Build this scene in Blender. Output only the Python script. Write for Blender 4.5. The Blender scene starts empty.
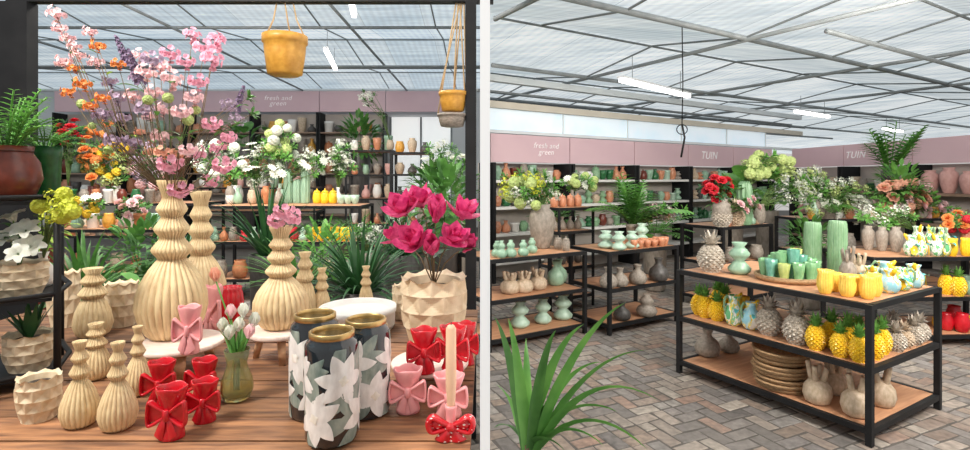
import bpy, math, random
from mathutils import Vector, Matrix
R = random.Random(11)
PI = math.pi
F = 520.; CX = 485.; HY = 178.; EYE = 1.55
SC = bpy.context.scene
COL = SC.collection
def P(px, py, Y): return Vector(((px-CX)/F*Y, Y, EYE-(py-HY)/F*Y))
def S(px, py, z):
    Y = F*(EYE-z)/(py-HY)
    return Vector(((px-CX)/F*Y, Y, z))
ORD = ['first','second','third','fourth','fifth','sixth','seventh','eighth','ninth','tenth','eleventh','twelfth','thirteenth','fourteenth','fifteenth','sixteenth','seventeenth','eighteenth','nineteenth','twentieth']

# ---------------------------------------------------------------- materials
MATS = {}
def M(name, c1, c2=None, scale=6., rough=.5, metal=0., trans=0., em=0., bump=0., rnd=0., coat=0., stretch=None, trl=0., spec=.5, stops=None, groove=None, dots=None):
    m = bpy.data.materials.new(name); m.use_nodes = True
    nt = m.node_tree; b = nt.nodes['Principled BSDF']
    b.inputs['Roughness'].default_value = rough; b.inputs['Metallic'].default_value = metal
    b.inputs['Transmission Weight'].default_value = trans
    b.inputs['Coat Weight'].default_value = coat
    b.inputs['Specular IOR Level'].default_value = spec
    if c2 is None: c2 = tuple(x*.78 for x in c1)
    tc = nt.nodes.new('ShaderNodeTexCoord'); no = nt.nodes.new('ShaderNodeTexNoise')
    no.inputs['Scale'].default_value = scale; no.inputs['Detail'].default_value = 3
    if stretch:
        mp = nt.nodes.new('ShaderNodeMapping'); mp.inputs['Scale'].default_value = stretch
        nt.links.new(tc.outputs['Object'], mp.inputs['Vector']); nt.links.new(mp.outputs['Vector'], no.inputs['Vector'])
    else: nt.links.new(tc.outputs['Object'], no.inputs['Vector'])
    rp = nt.nodes.new('ShaderNodeValToRGB')
    rp.color_ramp.elements[0].position = .32; rp.color_ramp.elements[1].position = .68
    rp.color_ramp.elements[0].color = (*c2, 1); rp.color_ramp.elements[1].color = (*c1, 1)
    if stops:
        rp.color_ramp.interpolation = 'CONSTANT'
        for p, c in stops:
            e = rp.color_ramp.elements.new(p); e.color = (*c, 1)
    nt.links.new(no.outputs['Fac'], rp.inputs['Fac'])
    out = rp.outputs['Color']
    if dots:
        vo = nt.nodes.new('ShaderNodeTexVoronoi'); vo.inputs['Scale'].default_value = dots; vo.inputs['Randomness'].default_value=.4
        nt.links.new(tc.outputs['Object'], vo.inputs['Vector'])
        lt = nt.nodes.new('ShaderNodeMath'); lt.operation='LESS_THAN'; lt.inputs[1].default_value=.22
        nt.links.new(vo.outputs['Distance'], lt.inputs[0])
        md = nt.nodes.new('ShaderNodeMix'); md.data_type='RGBA'; md.inputs[7].default_value=(.9,.8,.78,1)
        nt.links.new(lt.outputs[0], md.inputs[0]); nt.links.new(out, md.inputs[6]); out = md.outputs[2]
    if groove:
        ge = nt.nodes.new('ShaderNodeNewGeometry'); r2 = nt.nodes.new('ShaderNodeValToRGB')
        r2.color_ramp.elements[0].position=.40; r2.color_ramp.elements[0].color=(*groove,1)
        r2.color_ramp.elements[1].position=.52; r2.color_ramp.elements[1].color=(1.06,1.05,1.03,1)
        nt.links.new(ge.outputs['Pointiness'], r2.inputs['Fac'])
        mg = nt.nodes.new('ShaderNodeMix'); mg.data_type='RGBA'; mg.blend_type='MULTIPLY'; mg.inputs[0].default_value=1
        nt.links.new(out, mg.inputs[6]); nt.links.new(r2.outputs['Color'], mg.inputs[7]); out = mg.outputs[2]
    if rnd:
        oi = nt.nodes.new('ShaderNodeObjectInfo'); hs = nt.nodes.new('ShaderNodeHueSaturation')
        mr = nt.nodes.new('ShaderNodeMapRange'); mr.inputs['To Min'].default_value = 1-rnd; mr.inputs['To Max'].default_value = 1+rnd
        nt.links.new(oi.outputs['Random'], mr.inputs['Value']); nt.links.new(mr.outputs['Result'], hs.inputs['Value'])
        nt.links.new(out, hs.inputs['Color']); out = hs.outputs['Color']
    nt.links.new(out, b.inputs['Base Color'])
    if em:
        nt.links.new(out, b.inputs['Emission Color']); b.inputs['Emission Strength'].default_value = em
    if bump:
        bp = nt.nodes.new('ShaderNodeBump'); bp.inputs['Strength'].default_value = bump; bp.inputs['Distance'].default_value = .01
        nt.links.new(no.outputs['Fac'], bp.inputs['Height']); nt.links.new(bp.outputs['Normal'], b.inputs['Normal'])
    if trl:
        ts = nt.nodes.new('ShaderNodeBsdfTranslucent'); mx = nt.nodes.new('ShaderNodeMixShader'); mx.inputs[0].default_value = trl
        nt.links.new(out, ts.inputs['Color'])
        nt.links.new(b.outputs[0], mx.inputs[1]); nt.links.new(ts.outputs[0], mx.inputs[2])
        nt.links.new(mx.outputs[0], nt.nodes['Material Output'].inputs['Surface'])
    MATS[name] = m
    return m
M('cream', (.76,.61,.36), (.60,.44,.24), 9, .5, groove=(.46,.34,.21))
M('facet', (.74,.61,.43), (.58,.45,.29), 7, .6)
M('red', (.60,.010,.022), (.50,.006,.014), 5, .25, coat=.25)
M('reddot', (.60,.010,.022), (.50,.006,.014), 5, .25, coat=.25, dots=7)
M('pink', (.86,.40,.40), (.80,.34,.35), 5, .32)
M('blushwood', (.84,.70,.62), (.70,.54,.46), 5, .6, stretch=(1,8,1))
M('legwood', (.62,.38,.22), (.42,.23,.12), 6, .6)
M('white', (.84,.81,.76), (.76,.74,.70), 4, .4)
M('navy', (.006,.008,.012), (.012,.019,.024), 4, .12, coat=.7)
M('petalprint', (.91,.90,.87), (.68,.66,.63), 6, .3, coat=.3)
M('petalprint2', (.70,.66,.54), (.90,.88,.82), 6, .3, coat=.3)
M('leafprint', (.13,.19,.17), (.34,.40,.35), 6, .3, coat=.3)
M('gold', (.60,.42,.18), (.42,.28,.10), 6, .3, .8)
M('oliveglass', (.70,.70,.36), (.62,.62,.28), 3, .05, trans=.85)
M('plank', (.38,.18,.08), (.125,.057,.03), 3.5, .65, rnd=.32, stretch=(1.5,12,6), bump=.4)
M('black', (.009,.009,.010), (.015,.015,.016), 8, .55, spec=.25)
M('fascia', (.70,.49,.52), (.66,.45,.49), 1.5, .7)
M('mint', (.32,.48,.35), (.24,.39,.27), 6, .3)
M('palemint', (.47,.62,.50), (.38,.54,.42), 6, .3)
M('darkgreen', (.025,.15,.045), (.015,.09,.03), 6, .3)
M('cactusgreen', (.26,.42,.25), (.17,.32,.165), 8, .4)
M('teal', (.12,.46,.46), (.07,.34,.34), 6, .2)
M('yellow', (.92,.62,.03), (.82,.48,.02), 8, .35)
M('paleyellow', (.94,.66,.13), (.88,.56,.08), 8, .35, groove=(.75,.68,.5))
M('grey', (.36,.31,.26), (.22,.185,.15), 9, .55)
M('silver', (.60,.53,.45), (.36,.31,.25), 9, .4, .15)
M('darkgrey', (.10,.09,.085), (.05,.045,.04), 9, .45)
M('beige', (.62,.49,.36), (.44,.33,.22), 9, .5)
M('terracotta', (.52,.21,.09), (.40,.14,.06), 6, .6)
M('copper', (.66,.29,.16), (.48,.19,.10), 6, .35)
M('brownpot', (.19,.040,.022), (.11,.022,.013), 5, .3)
M('ochre', (.66,.35,.06), (.52,.24,.03), 7, .4)
M('rosepot', (.66,.38,.34), (.56,.30,.27), 6, .5)
M('seaglass', (.26,.60,.46), (.16,.48,.36), 6, .1, trans=.35)
M('greenglass', (.36,.66,.34), (.24,.54,.26), 5, .1, trans=.35)
M('yellowglass', (.70,.76,.28), (.54,.66,.20), 5, .1, trans=.35)
M('patterned', (.40,.62,.66), (.14,.46,.20), 3.0, .25, stops=((.42,(.86,.87,.80)),(.49,(.92,.68,.05)),(.55,(.24,.56,.30)),(.61,(.86,.87,.80))))
M('bluepattern', (.86,.87,.82), (.28,.58,.68), 2.6, .25, stops=((.44,(.45,.68,.72)),(.52,(.90,.68,.06)),(.57,(.86,.87,.80))))
M('greenpattern', (.86,.88,.82), (.14,.44,.18), 3.2, .3, stops=((.44,(.86,.88,.82)),(.52,(.30,.58,.26)),(.57,(.86,.88,.82))))
M('tablewood', (.60,.32,.175), (.44,.21,.11), 4, .55, stretch=(1,9,9), bump=.1)
M('wicker', (.66,.43,.23), (.30,.165,.075), 26, .75, bump=.6)
M('soil', (.03,.02,.012), None, 20, .9)
M('rope', (.56,.40,.23), None, 20, .9)
M('candle', (.80,.54,.36), (.72,.46,.30), 6, .5)
M('leaf', (.12,.30,.06), (.05,.15,.03), 9, .45, trl=.25)
M('leafdark', (.045,.14,.042), (.02,.075,.024), 9, .4, trl=.18)
M('leaflime', (.38,.52,.07), (.22,.38,.05), 9, .5, trl=.3)
M('leafbright', (.22,.48,.10), (.10,.29,.055), 9, .45, trl=.3)
M('stem', (.12,.20,.05), None, 9, .6)
M('twig', (.17,.11,.055), None, 9, .7)
M('cherry', (.96,.58,.68), (.90,.40,.55), 14, .6, trl=.3)
M('palepink', (.97,.74,.74), (.95,.62,.65), 14, .6, trl=.3)
M('lilac', (.64,.50,.62), (.46,.34,.48), 14, .6, trl=.3)
M('purple', (.25,.17,.28), (.15,.10,.19), 14, .6, trl=.2)
M('orange', (.94,.42,.12), (.85,.26,.07), 14, .6, trl=.3)
M('peach', (.94,.58,.42), (.88,.43,.30), 14, .6, trl=.3)
M('redflower', (.80,.04,.06), (.62,.02,.04), 14, .6, trl=.2)
M('magenta', (.86,.11,.31), (.50,.012,.12), 2.0, .5, trl=.3)
M('whiteflower', (.93,.93,.87), (.82,.84,.72), 12, .6, trl=.3)
M('limeflower', (.70,.77,.36), (.48,.62,.20), 12, .6, trl=.3)
M('chartreuse', (.76,.76,.10), (.58,.65,.06), 12, .6, trl=.3)
M('yellowflower', (.92,.70,.06), (.84,.54,.03), 12, .6, trl=.3)
M('shelfback', (.58,.53,.48), (.50,.45,.41), 2, .8)
M('shelfboard', (.35,.24,.17), (.25,.16,.11), 5, .6)
M('lamp', (1,1,1), (1,1,1), 3, .5, em=6.)
M('lamphouse', (.85,.87,.88), None, 3, .4)
M('steel', (.27,.29,.295), (.20,.22,.225), 6, .6, .1)
M('gutter', (.76,.79,.79), (.66,.70,.71), 2, .5)
M('beigebeam', (.66,.60,.50), (.58,.52,.43), 2, .6)
M('pane', (.56,.68,.78), (.76,.83,.87), 1.2, .3, em=.45)
M('brightpane', (.86,.86,.84), (.74,.77,.78), 1.0, .4, em=.55)
M('partition', (.95,.95,.95), (.94,.94,.94), 2, .6, em=.25)  # slight glow put into the panel keeps its edge white
M('backwall', (.62,.64,.65), (.55,.57,.58), 1, .8)
M('letter', (.95,.90,.90), None, 3, .6, em=.15)

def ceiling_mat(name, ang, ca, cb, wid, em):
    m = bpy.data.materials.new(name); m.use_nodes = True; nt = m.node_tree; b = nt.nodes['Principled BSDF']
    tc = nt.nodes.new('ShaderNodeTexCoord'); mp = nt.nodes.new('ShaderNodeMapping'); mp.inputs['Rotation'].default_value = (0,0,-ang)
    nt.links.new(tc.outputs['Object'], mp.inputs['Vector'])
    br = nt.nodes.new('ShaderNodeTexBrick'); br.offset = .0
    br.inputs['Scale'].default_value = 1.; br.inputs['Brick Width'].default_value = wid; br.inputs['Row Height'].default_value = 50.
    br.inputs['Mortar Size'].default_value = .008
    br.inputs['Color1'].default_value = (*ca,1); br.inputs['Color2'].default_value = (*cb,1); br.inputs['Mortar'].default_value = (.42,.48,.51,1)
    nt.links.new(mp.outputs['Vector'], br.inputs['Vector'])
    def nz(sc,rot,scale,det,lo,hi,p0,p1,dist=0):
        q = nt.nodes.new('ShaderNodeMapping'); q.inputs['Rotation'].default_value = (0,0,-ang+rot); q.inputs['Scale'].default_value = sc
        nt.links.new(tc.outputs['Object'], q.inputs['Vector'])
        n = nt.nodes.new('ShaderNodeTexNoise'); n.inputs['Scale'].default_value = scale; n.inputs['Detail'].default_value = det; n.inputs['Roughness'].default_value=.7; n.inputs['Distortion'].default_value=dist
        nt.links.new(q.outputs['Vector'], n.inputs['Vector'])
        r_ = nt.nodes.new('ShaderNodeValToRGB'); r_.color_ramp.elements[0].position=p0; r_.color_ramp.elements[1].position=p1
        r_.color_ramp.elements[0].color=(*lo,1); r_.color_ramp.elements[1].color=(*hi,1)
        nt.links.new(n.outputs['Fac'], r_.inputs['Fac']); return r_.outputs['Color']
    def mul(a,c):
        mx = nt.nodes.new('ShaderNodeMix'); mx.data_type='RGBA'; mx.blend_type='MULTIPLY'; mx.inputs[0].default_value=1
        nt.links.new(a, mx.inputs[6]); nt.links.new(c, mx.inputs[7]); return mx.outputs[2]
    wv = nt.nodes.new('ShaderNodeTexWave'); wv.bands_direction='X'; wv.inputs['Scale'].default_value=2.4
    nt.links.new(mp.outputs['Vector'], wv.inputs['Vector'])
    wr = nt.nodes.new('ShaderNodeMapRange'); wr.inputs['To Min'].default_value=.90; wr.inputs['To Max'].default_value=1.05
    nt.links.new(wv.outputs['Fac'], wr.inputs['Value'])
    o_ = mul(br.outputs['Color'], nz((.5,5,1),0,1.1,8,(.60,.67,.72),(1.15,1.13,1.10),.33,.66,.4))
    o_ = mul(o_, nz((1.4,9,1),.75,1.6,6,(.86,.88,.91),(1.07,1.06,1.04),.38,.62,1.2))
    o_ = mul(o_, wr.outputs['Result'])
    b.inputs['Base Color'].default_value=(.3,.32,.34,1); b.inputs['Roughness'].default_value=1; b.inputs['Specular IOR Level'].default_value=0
    nt.links.new(o_, b.inputs['Emission Color']); b.inputs['Emission Strength'].default_value = em  # roof sheets glow in place of skylight coming through them
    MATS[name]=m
VA=math.atan2(.51,.86)
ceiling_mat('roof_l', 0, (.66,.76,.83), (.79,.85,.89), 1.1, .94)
ceiling_mat('roof_l_dim', 0, (.61,.71,.78), (.72,.79,.83), 1.1, .82)  # dimmer copy of the roof glow for every other slope
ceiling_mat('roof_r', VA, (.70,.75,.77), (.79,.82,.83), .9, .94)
ceiling_mat('roof_r_dim', VA, (.65,.71,.73), (.74,.78,.79), .9, .84)

def attr_mat():
    m=bpy.data.materials.new('pavers'); m.use_nodes=True; nt=m.node_tree; b=nt.nodes['Principled BSDF']
    at=nt.nodes.new('ShaderNodeAttribute'); at.attribute_name='tint'
    tc=nt.nodes.new('ShaderNodeTexCoord'); no=nt.nodes.new('ShaderNodeTexNoise'); no.inputs['Scale'].default_value=22; no.inputs['Detail'].default_value=5
    nt.links.new(tc.outputs['Object'], no.inputs['Vector'])
    n2=nt.nodes.new('ShaderNodeTexNoise'); n2.inputs['Scale'].default_value=2.4; n2.inputs['Detail'].default_value=6; n2.inputs['Roughness'].default_value=.65
    nt.links.new(tc.outputs['Object'], n2.inputs['Vector'])
    mr=nt.nodes.new('ShaderNodeMapRange'); mr.inputs['From Min'].default_value=.3; mr.inputs['From Max'].default_value=.7; mr.inputs['To Min'].default_value=.60; mr.inputs['To Max'].default_value=1.25
    nt.links.new(no.outputs['Fac'], mr.inputs['Value'])
    mx=nt.nodes.new('ShaderNodeMix'); mx.data_type='RGBA'; mx.blend_type='MULTIPLY'; mx.inputs[0].default_value=1
    nt.links.new(at.outputs['Color'], mx.inputs[6]); nt.links.new(mr.outputs['Result'], mx.inputs[7])
    m2=nt.nodes.new('ShaderNodeMix'); m2.data_type='RGBA'; m2.inputs[7].default_value=(.22,.195,.17,1)
    r2=nt.nodes.new('ShaderNodeMapRange'); r2.inputs['From Min'].default_value=.38; r2.inputs['From Max'].default_value=.66; r2.inputs['To Min'].default_value=.0; r2.inputs['To Max'].default_value=.5
    nt.links.new(n2.outputs['Fac'], r2.inputs['Value']); nt.links.new(r2.outputs['Result'], m2.inputs[0]); nt.links.new(mx.outputs[2], m2.inputs[6])
    nt.links.new(m2.outputs[2], b.inputs['Base Color']); b.inputs['Roughness'].default_value=.8
    MATS['pavers']=m
attr_mat()
M('grout', (.11,.095,.085), (.08,.07,.06), 6, .9)

# ---------------------------------------------------------------- mesh builder
class MB:
    def __init__(s): s.v=[]; s.f=[]
    def box(s, c, d, rz=0):
        o=len(s.v); cs,sn=math.cos(rz),math.sin(rz)
        for x in (-.5,.5):
            for y in (-.5,.5):
                for z in (-.5,.5):
                    X,Y=x*d[0],y*d[1]
                    s.v.append((c[0]+X*cs-Y*sn, c[1]+X*sn+Y*cs, c[2]+z*d[2]))
        for q in ((0,1,3,2),(4,6,7,5),(0,4,5,1),(2,3,7,6),(0,2,6,4),(1,5,7,3)): s.f.append(tuple(o+i for i in q))
        return s
    def lathe(s, prof, n=20, c=(0,0,0), rib=None, mat=None, sx=1, sy=1, zf=None):
        o=len(s.v); k=len(prof)
        for r,z in prof:
            for i in range(n):
                th=2*PI*i/n; m=rib(th,z) if rib else 1
                p=Vector((r*m*math.cos(th)*sx, r*m*math.sin(th)*sy, zf(th,z) if zf else z))
                if mat: p=mat@p
                s.v.append((p.x+c[0],p.y+c[1],p.z+c[2]))
        s.grid(o,k,n); return s
    def grid(s,o,k,n):
        for j in range(k-1):
            for i in range(n):
                a=o+j*n+i; b=o+j*n+(i+1)%n
                s.f.append((a,b,b+n,a+n))
        s.f.append(tuple(o+i for i in reversed(range(n))))
        s.f.append(tuple(o+(k-1)*n+i for i in range(n)))
    def ribbon(s, path, hw, ht, n=16, y0=0):
        o=len(s.v); k=len(path)
        for j,(x,z) in enumerate(path):
            a=path[max(0,j-1)]; b=path[min(k-1,j+1)]; dx,dz=b[0]-a[0],b[1]-a[1]; l=math.hypot(dx,dz) or 1; nx,nz=-dz/l,dx/l
            for i in range(n):
                th=2*PI*i/n; cy,sy=math.cos(th),math.sin(th)
                cy=math.copysign(abs(cy)**.6,cy); sy=math.copysign(abs(sy)**.8,sy)
                s.v.append((x+nx*ht*sy, y0+hw[j]*cy, z+nz*ht*sy))
        s.grid(o,k,n); return s
    def ell(s, c, r, n=12, m=8, mat=None):
        return s.lathe([(max(.001,math.sin(PI*j/m)), -math.cos(PI*j/m)) for j in range(m+1)], n, c, None, (mat or Matrix())@Matrix.Diagonal((r[0],r[1],r[2],1)))
    def tube(s, pts, rad, n=6):
        pts=[Vector(p) for p in pts]; o=len(s.v); k=len(pts)
        if not hasattr(rad,'__len__'): rad=[rad]*k
        up=None
        for j,p in enumerate(pts):
            d=(pts[min(j+1,k-1)]-pts[max(j-1,0)]).normalized()
            if up is None: up=d.orthogonal().normalized()
            up=(up-d*up.dot(d))
            up=up.normalized() if up.length>1e-6 else d.orthogonal().normalized()
            w=d.cross(up)
            for i in range(n):
                th=2*PI*i/n; q=p+(up*math.cos(th)+w*math.sin(th))*rad[j]; s.v.append(tuple(q))
        s.grid(o,k,n); return s
    def leaf(s, p, d, L, w, droop=.6, seg=6, fold=.2, shape='blade'):
        p=Vector(p); d=Vector(d).normalized(); o=len(s.v); st=L/seg
        for i in range(seg+1):
            t=i/seg
            sd=d.cross(Vector((0,0,1)))
            sd=sd.normalized() if sd.length>1e-4 else Vector((1,0,0))
            n=sd.cross(d)
            if shape=='blade': ww=w*(.55+1.1*t if t<.4 else (1-t)/.6)*.5
            else: ww=w*.5*math.sin(PI*min(1,(.04+.94*t)))**.8
            for a in (-1,0,1):
                q=p+sd*ww*a+n*(abs(a)*ww*fold); s.v.append(tuple(q))
            p=p+d*st; d=Vector((d.x,d.y,d.z-droop/seg)).normalized()
        for i in range(seg):
            for a in (0,1):
                b=o+i*3+a; s.f.append((b,b+1,b+4,b+3))
        return s
    def petal(s, c, out, nrm, L, w, e0, e1, seg=4, pt=False):
        c=Vector(c); out=out.normalized(); nrm=nrm.normalized(); sd=out.cross(nrm); o=len(s.v); p=c.copy()
        for i in range(seg+1):
            t=i/seg; e=e0+(e1-e0)*t; d=out*math.cos(e)+nrm*math.sin(e); n2=nrm*math.cos(e)-out*math.sin(e)
            ww=w*(math.sin(PI*(.10+.89*t)**1.15)**.9 if pt else math.sin(PI*(.10+.80*t)))
            for a in (-1,0,1): s.v.append(tuple(p+sd*ww*a+n2*(abs(a)*ww*.35)))
            p=p+d*(L/seg)
        for i in range(seg):
            for a in (0,1):
                b=o+i*3+a; s.f.append((b,b+1,b+4,b+3))
        return s
    def flower(s, c, nrm, r, n=5, e0=.5, e1=0., wid=.55, ph=0, seg=3, pt=False):
        nrm=Vector(nrm).normalized(); u=nrm.orthogonal().normalized(); w=nrm.cross(u)
        for i in range(n):
            th=2*PI*i/n+ph
            s.petal(c, u*math.cos(th)+w*math.sin(th), nrm, r, r*wid, e0, e1, seg, pt)
        return s
    def mesh(s, name, mat, smooth=True):
        me=bpy.data.meshes.new(name); me.from_pydata(s.v,[],s.f); me.materials.append(MATS[mat] if isinstance(mat,str) else mat)
        if smooth: me.polygons.foreach_set('use_smooth',[True]*len(me.polygons))
        me.update(); return me
    def build(s, name, mat, parent=None, smooth=True, loc=None):
        o=bpy.data.objects.new(name, s.mesh(name,mat,smooth)); COL.objects.link(o)
        if parent: o.parent=parent
        if loc is not None: o.location=loc
        return o
def tag(o, label, cat, group=None):
    o['label']=label; o['category']=cat
    if group: o['group']=group
    return o
def empty(name, loc=(0,0,0), rz=0):
    o=bpy.data.objects.new(name,None); COL.objects.link(o); o.location=loc; o.rotation_euler=(0,0,rz); o.empty_display_size=.05; return o
def struct(o): o['kind']='structure'; return o
def copy_tree(o, parent=None):
    c=o.copy(); COL.objects.link(c); c.parent=parent
    for ch in o.children: copy_tree(ch,c)
    return c
def rv(): 
    while True:
        v=Vector((R.uniform(-1,1),R.uniform(-1,1),R.uniform(-1,1)))
        if .05<v.length<1: return v

# ---------------------------------------------------------------- prototypes, unit width 1, unit height 1
def ribs(n,a): return lambda th,z: 1+a*math.cos(n*th)
def pleat(n,a): return lambda th,z: 1+a*(abs(math.cos(n*th*.5))**.7-.75)
def weave(th,z): return 1+.022*math.cos(26*th+ (PI if math.sin(z*18)>0 else 0))
PROF={
'ribbed_vase':([(.28,0),(.36,.03),(.45,.1),(.5,.19),(.49,.27),(.43,.35),(.32,.43),(.22,.485),(.195,.497),(.205,.507),(.27,.54),(.285,.556),(.27,.572),(.19,.615),(.168,.63),(.178,.642),(.235,.675),(.248,.69),(.235,.705),(.165,.748),(.150,.762),(.16,.774),(.205,.80),(.218,.814),(.205,.828),(.145,.872),(.132,.888),(.14,.90),(.16,.93),(.2,.97),(.21,1.0),(.17,1.0),(.13,.93),(.12,.8)],224,pleat(28,.085)),
'ribbed_bottle':([(.3,0),(.42,.04),(.5,.16),(.48,.26),(.37,.4),(.25,.5),(.175,.55),(.165,.565),(.25,.612),(.268,.628),(.25,.644),(.15,.725),(.14,.742),(.21,.785),(.225,.80),(.21,.815),(.125,.88),(.115,.9),(.17,.97),(.19,1),(.15,1),(.1,.93)],176,pleat(22,.09)),
'ribbed_cone':([(.3,0),(.42,.05),(.5,.18),(.44,.36),(.33,.5),(.26,.545),(.25,.56),(.36,.61),(.375,.625),(.36,.64),(.22,.735),(.21,.75),(.30,.795),(.315,.81),(.30,.825),(.18,.90),(.175,.915),(.27,1),(.22,1),(.15,.9)],176,pleat(22,.09)),
'ribbed_pot':([(.32,0),(.38,.03),(.46,.3),(.5,.62),(.47,.85),(.42,.93),(.45,1),(.40,1),(.38,.85)],112,pleat(16,.10)),
'cylinder_pot':([(.36,0),(.42,.03),(.47,.8),(.5,.82),(.5,1),(.44,1),(.42,.82)],24,None),
'round_pot':([(.25,0),(.4,.1),(.5,.4),(.46,.7),(.36,.88),(.38,1),(.33,1),(.3,.85)],24,None),
'bottle_vase':([(.3,0),(.45,.1),(.5,.3),(.4,.55),(.2,.72),(.16,.85),(.24,1),(.2,1),(.13,.86)],24,None),
'bowl':([(.22,0),(.24,.06),(.36,.2),(.46,.6),(.5,1),(.46,1),(.4,.55)],24,None),
'wide_vessel':([(.42,0),(.46,.03),(.48,.2),(.485,.70),(.5,.78),(.5,1),(.44,1),(.43,.8),(.3,.75)],60,None),
'urn_vase':([(.25,0),(.3,.04),(.42,.3),(.5,.62),(.45,.80),(.28,.9),(.33,1),(.28,1),(.22,.9)],28,ribs(14,.02)),
'gourd_vase':([(.28,0),(.43,.09),(.5,.25),(.4,.42),(.25,.5),(.3,.6),(.34,.7),(.26,.82),(.15,.9),(.2,1),(.15,1),(.1,.9)],24,None),
'stacked_vase':([(.3,0),(.48,.1),(.5,.2),(.3,.36),(.2,.44),(.4,.56),(.46,.66),(.3,.8),(.2,.86),(.34,1),(.3,1),(.15,.88)],24,None),
'bulb_vase':([(.25,0),(.42,.08),(.5,.3),(.42,.52),(.22,.68),(.14,.78),(.2,.95),(.23,1),(.18,1),(.1,.8)],24,ribs(9,.03)),
'tumbler':([(.32,0),(.36,.03),(.30,.12),(.40,.5),(.5,1),(.44,1),(.32,.3)],24,ribs(8,.07)),
'tulip_cup':([(.25,0),(.34,.05),(.47,.3),(.48,.55),(.40,.82),(.46,1.0),(.40,.98),(.33,.8)],80,lambda th,z:(1+.08*z*math.cos(5*th))*(1+.09*(abs(math.cos(10*th))-.6))),
'cactus_vase':([(.36,0),(.46,.02),(.5,.2),(.5,.75),(.46,.88),(.36,.95),(.28,1.0),(.2,1.0),(.15,.9)],60,ribs(10,.09)),
'tall_vase':([(.40,0),(.47,.01),(.5,.10),(.5,.86),(.47,.95),(.43,1.0),(.37,1.0),(.34,.9)],120,ribs(24,.028)),
'flower_cup':([(.22,0),(.3,.04),(.4,.3),(.34,.55),(.4,.72),(.5,.9),(.48,1.0),(.34,.85),(.25,.6)],36,lambda th,z:1+.13*(z>.6)*math.cos(6*th)),
'glass_vase':([(.30,0),(.40,.03),(.5,.2),(.48,.4),(.34,.62),(.30,.72),(.40,1),(.37,1),(.27,.72),(.30,.62),(.44,.4),(.45,.2),(.36,.07)],28,None),
'woven_tray':([(.40,0),(.46,.06),(.475,.25),(.485,.45),(.492,.62),(.5,.74),(.5,.94),(.485,1),(.455,1),(.44,.85),(.42,.5),(.3,.4)],104,weave),
'round_tray':([(.44,0),(.47,.1),(.49,.5),(.5,1),(.465,1),(.45,.35),(.2,.3)],64,lambda th,z:1+.012*math.cos(32*th)),
}
def k_facet(mat):
    r=empty('scalloped_pot'); m=MB(); n=108; NC=9; rows=4; K=33
    def base(z): return .30+.21*math.sin(PI*min(1,(.10+.62*z)))**.8 if z<1 else .5
    for j in range(K):
        z=j/(K-1); row=min(rows-1,int(z*rows)); fv=z*rows-row-.5
        for i in range(n):
            th=2*PI*i/n; u=th*NC/(2*PI)+.5*(row%2); fu=u-math.floor(u)-.5
            e=max(abs(2*fu),abs(2*fv)*.95)**1.25
            rr=base(z)*(.85+.15*e)
            zz=z-(.06*(1-abs(2*fu)**1.5)*max(0,(z-.75)/.25))
            m.v.append((rr*math.cos(th),rr*math.sin(th),zz))
    for j in range(K-1):
        for i in range(n):
            a=j*n+i; b=j*n+(i+1)%n; m.f.append((a,b,b+n,a+n))
    m.f.append(tuple(reversed(range(n)))); o=len(m.v)
    for rr,z in ((.40,.92),(.36,.78)):
        for i in range(n):
            th=2*PI*i/n; m.v.append((rr*math.cos(th),rr*math.sin(th),z))
    for i in range(n):
        q=(i+1)%n; m.f.append(((K-1)*n+i,(K-1)*n+q,o+q,o+i)); m.f.append((o+i,o+q,o+n+q,o+n+i))
    m.f.append(tuple(o+n+i for i in range(n)))
    m.build('body',mat,r,False)
    MB().lathe([(.355,.785),(.3,.81),(.01,.82)],20).build('soil','soil',r)
    return r
def catmull(pts,k=4):
    out=[]
    for i in range(len(pts)-1):
        p0=pts[max(0,i-1)];p1=pts[i];p2=pts[i+1];p3=pts[min(len(pts)-1,i+2)]
        for j in range(k):
            t=j/k; out.append(tuple(.5*((2*p1[q])+(-p0[q]+p2[q])*t+(2*p0[q]-5*p1[q]+4*p2[q]-p3[q])*t*t+(-p0[q]+3*p1[q]-3*p2[q]+p3[q])*t**3) for q in range(len(p1))))
    out.append(tuple(pts[-1])); return out
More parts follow.
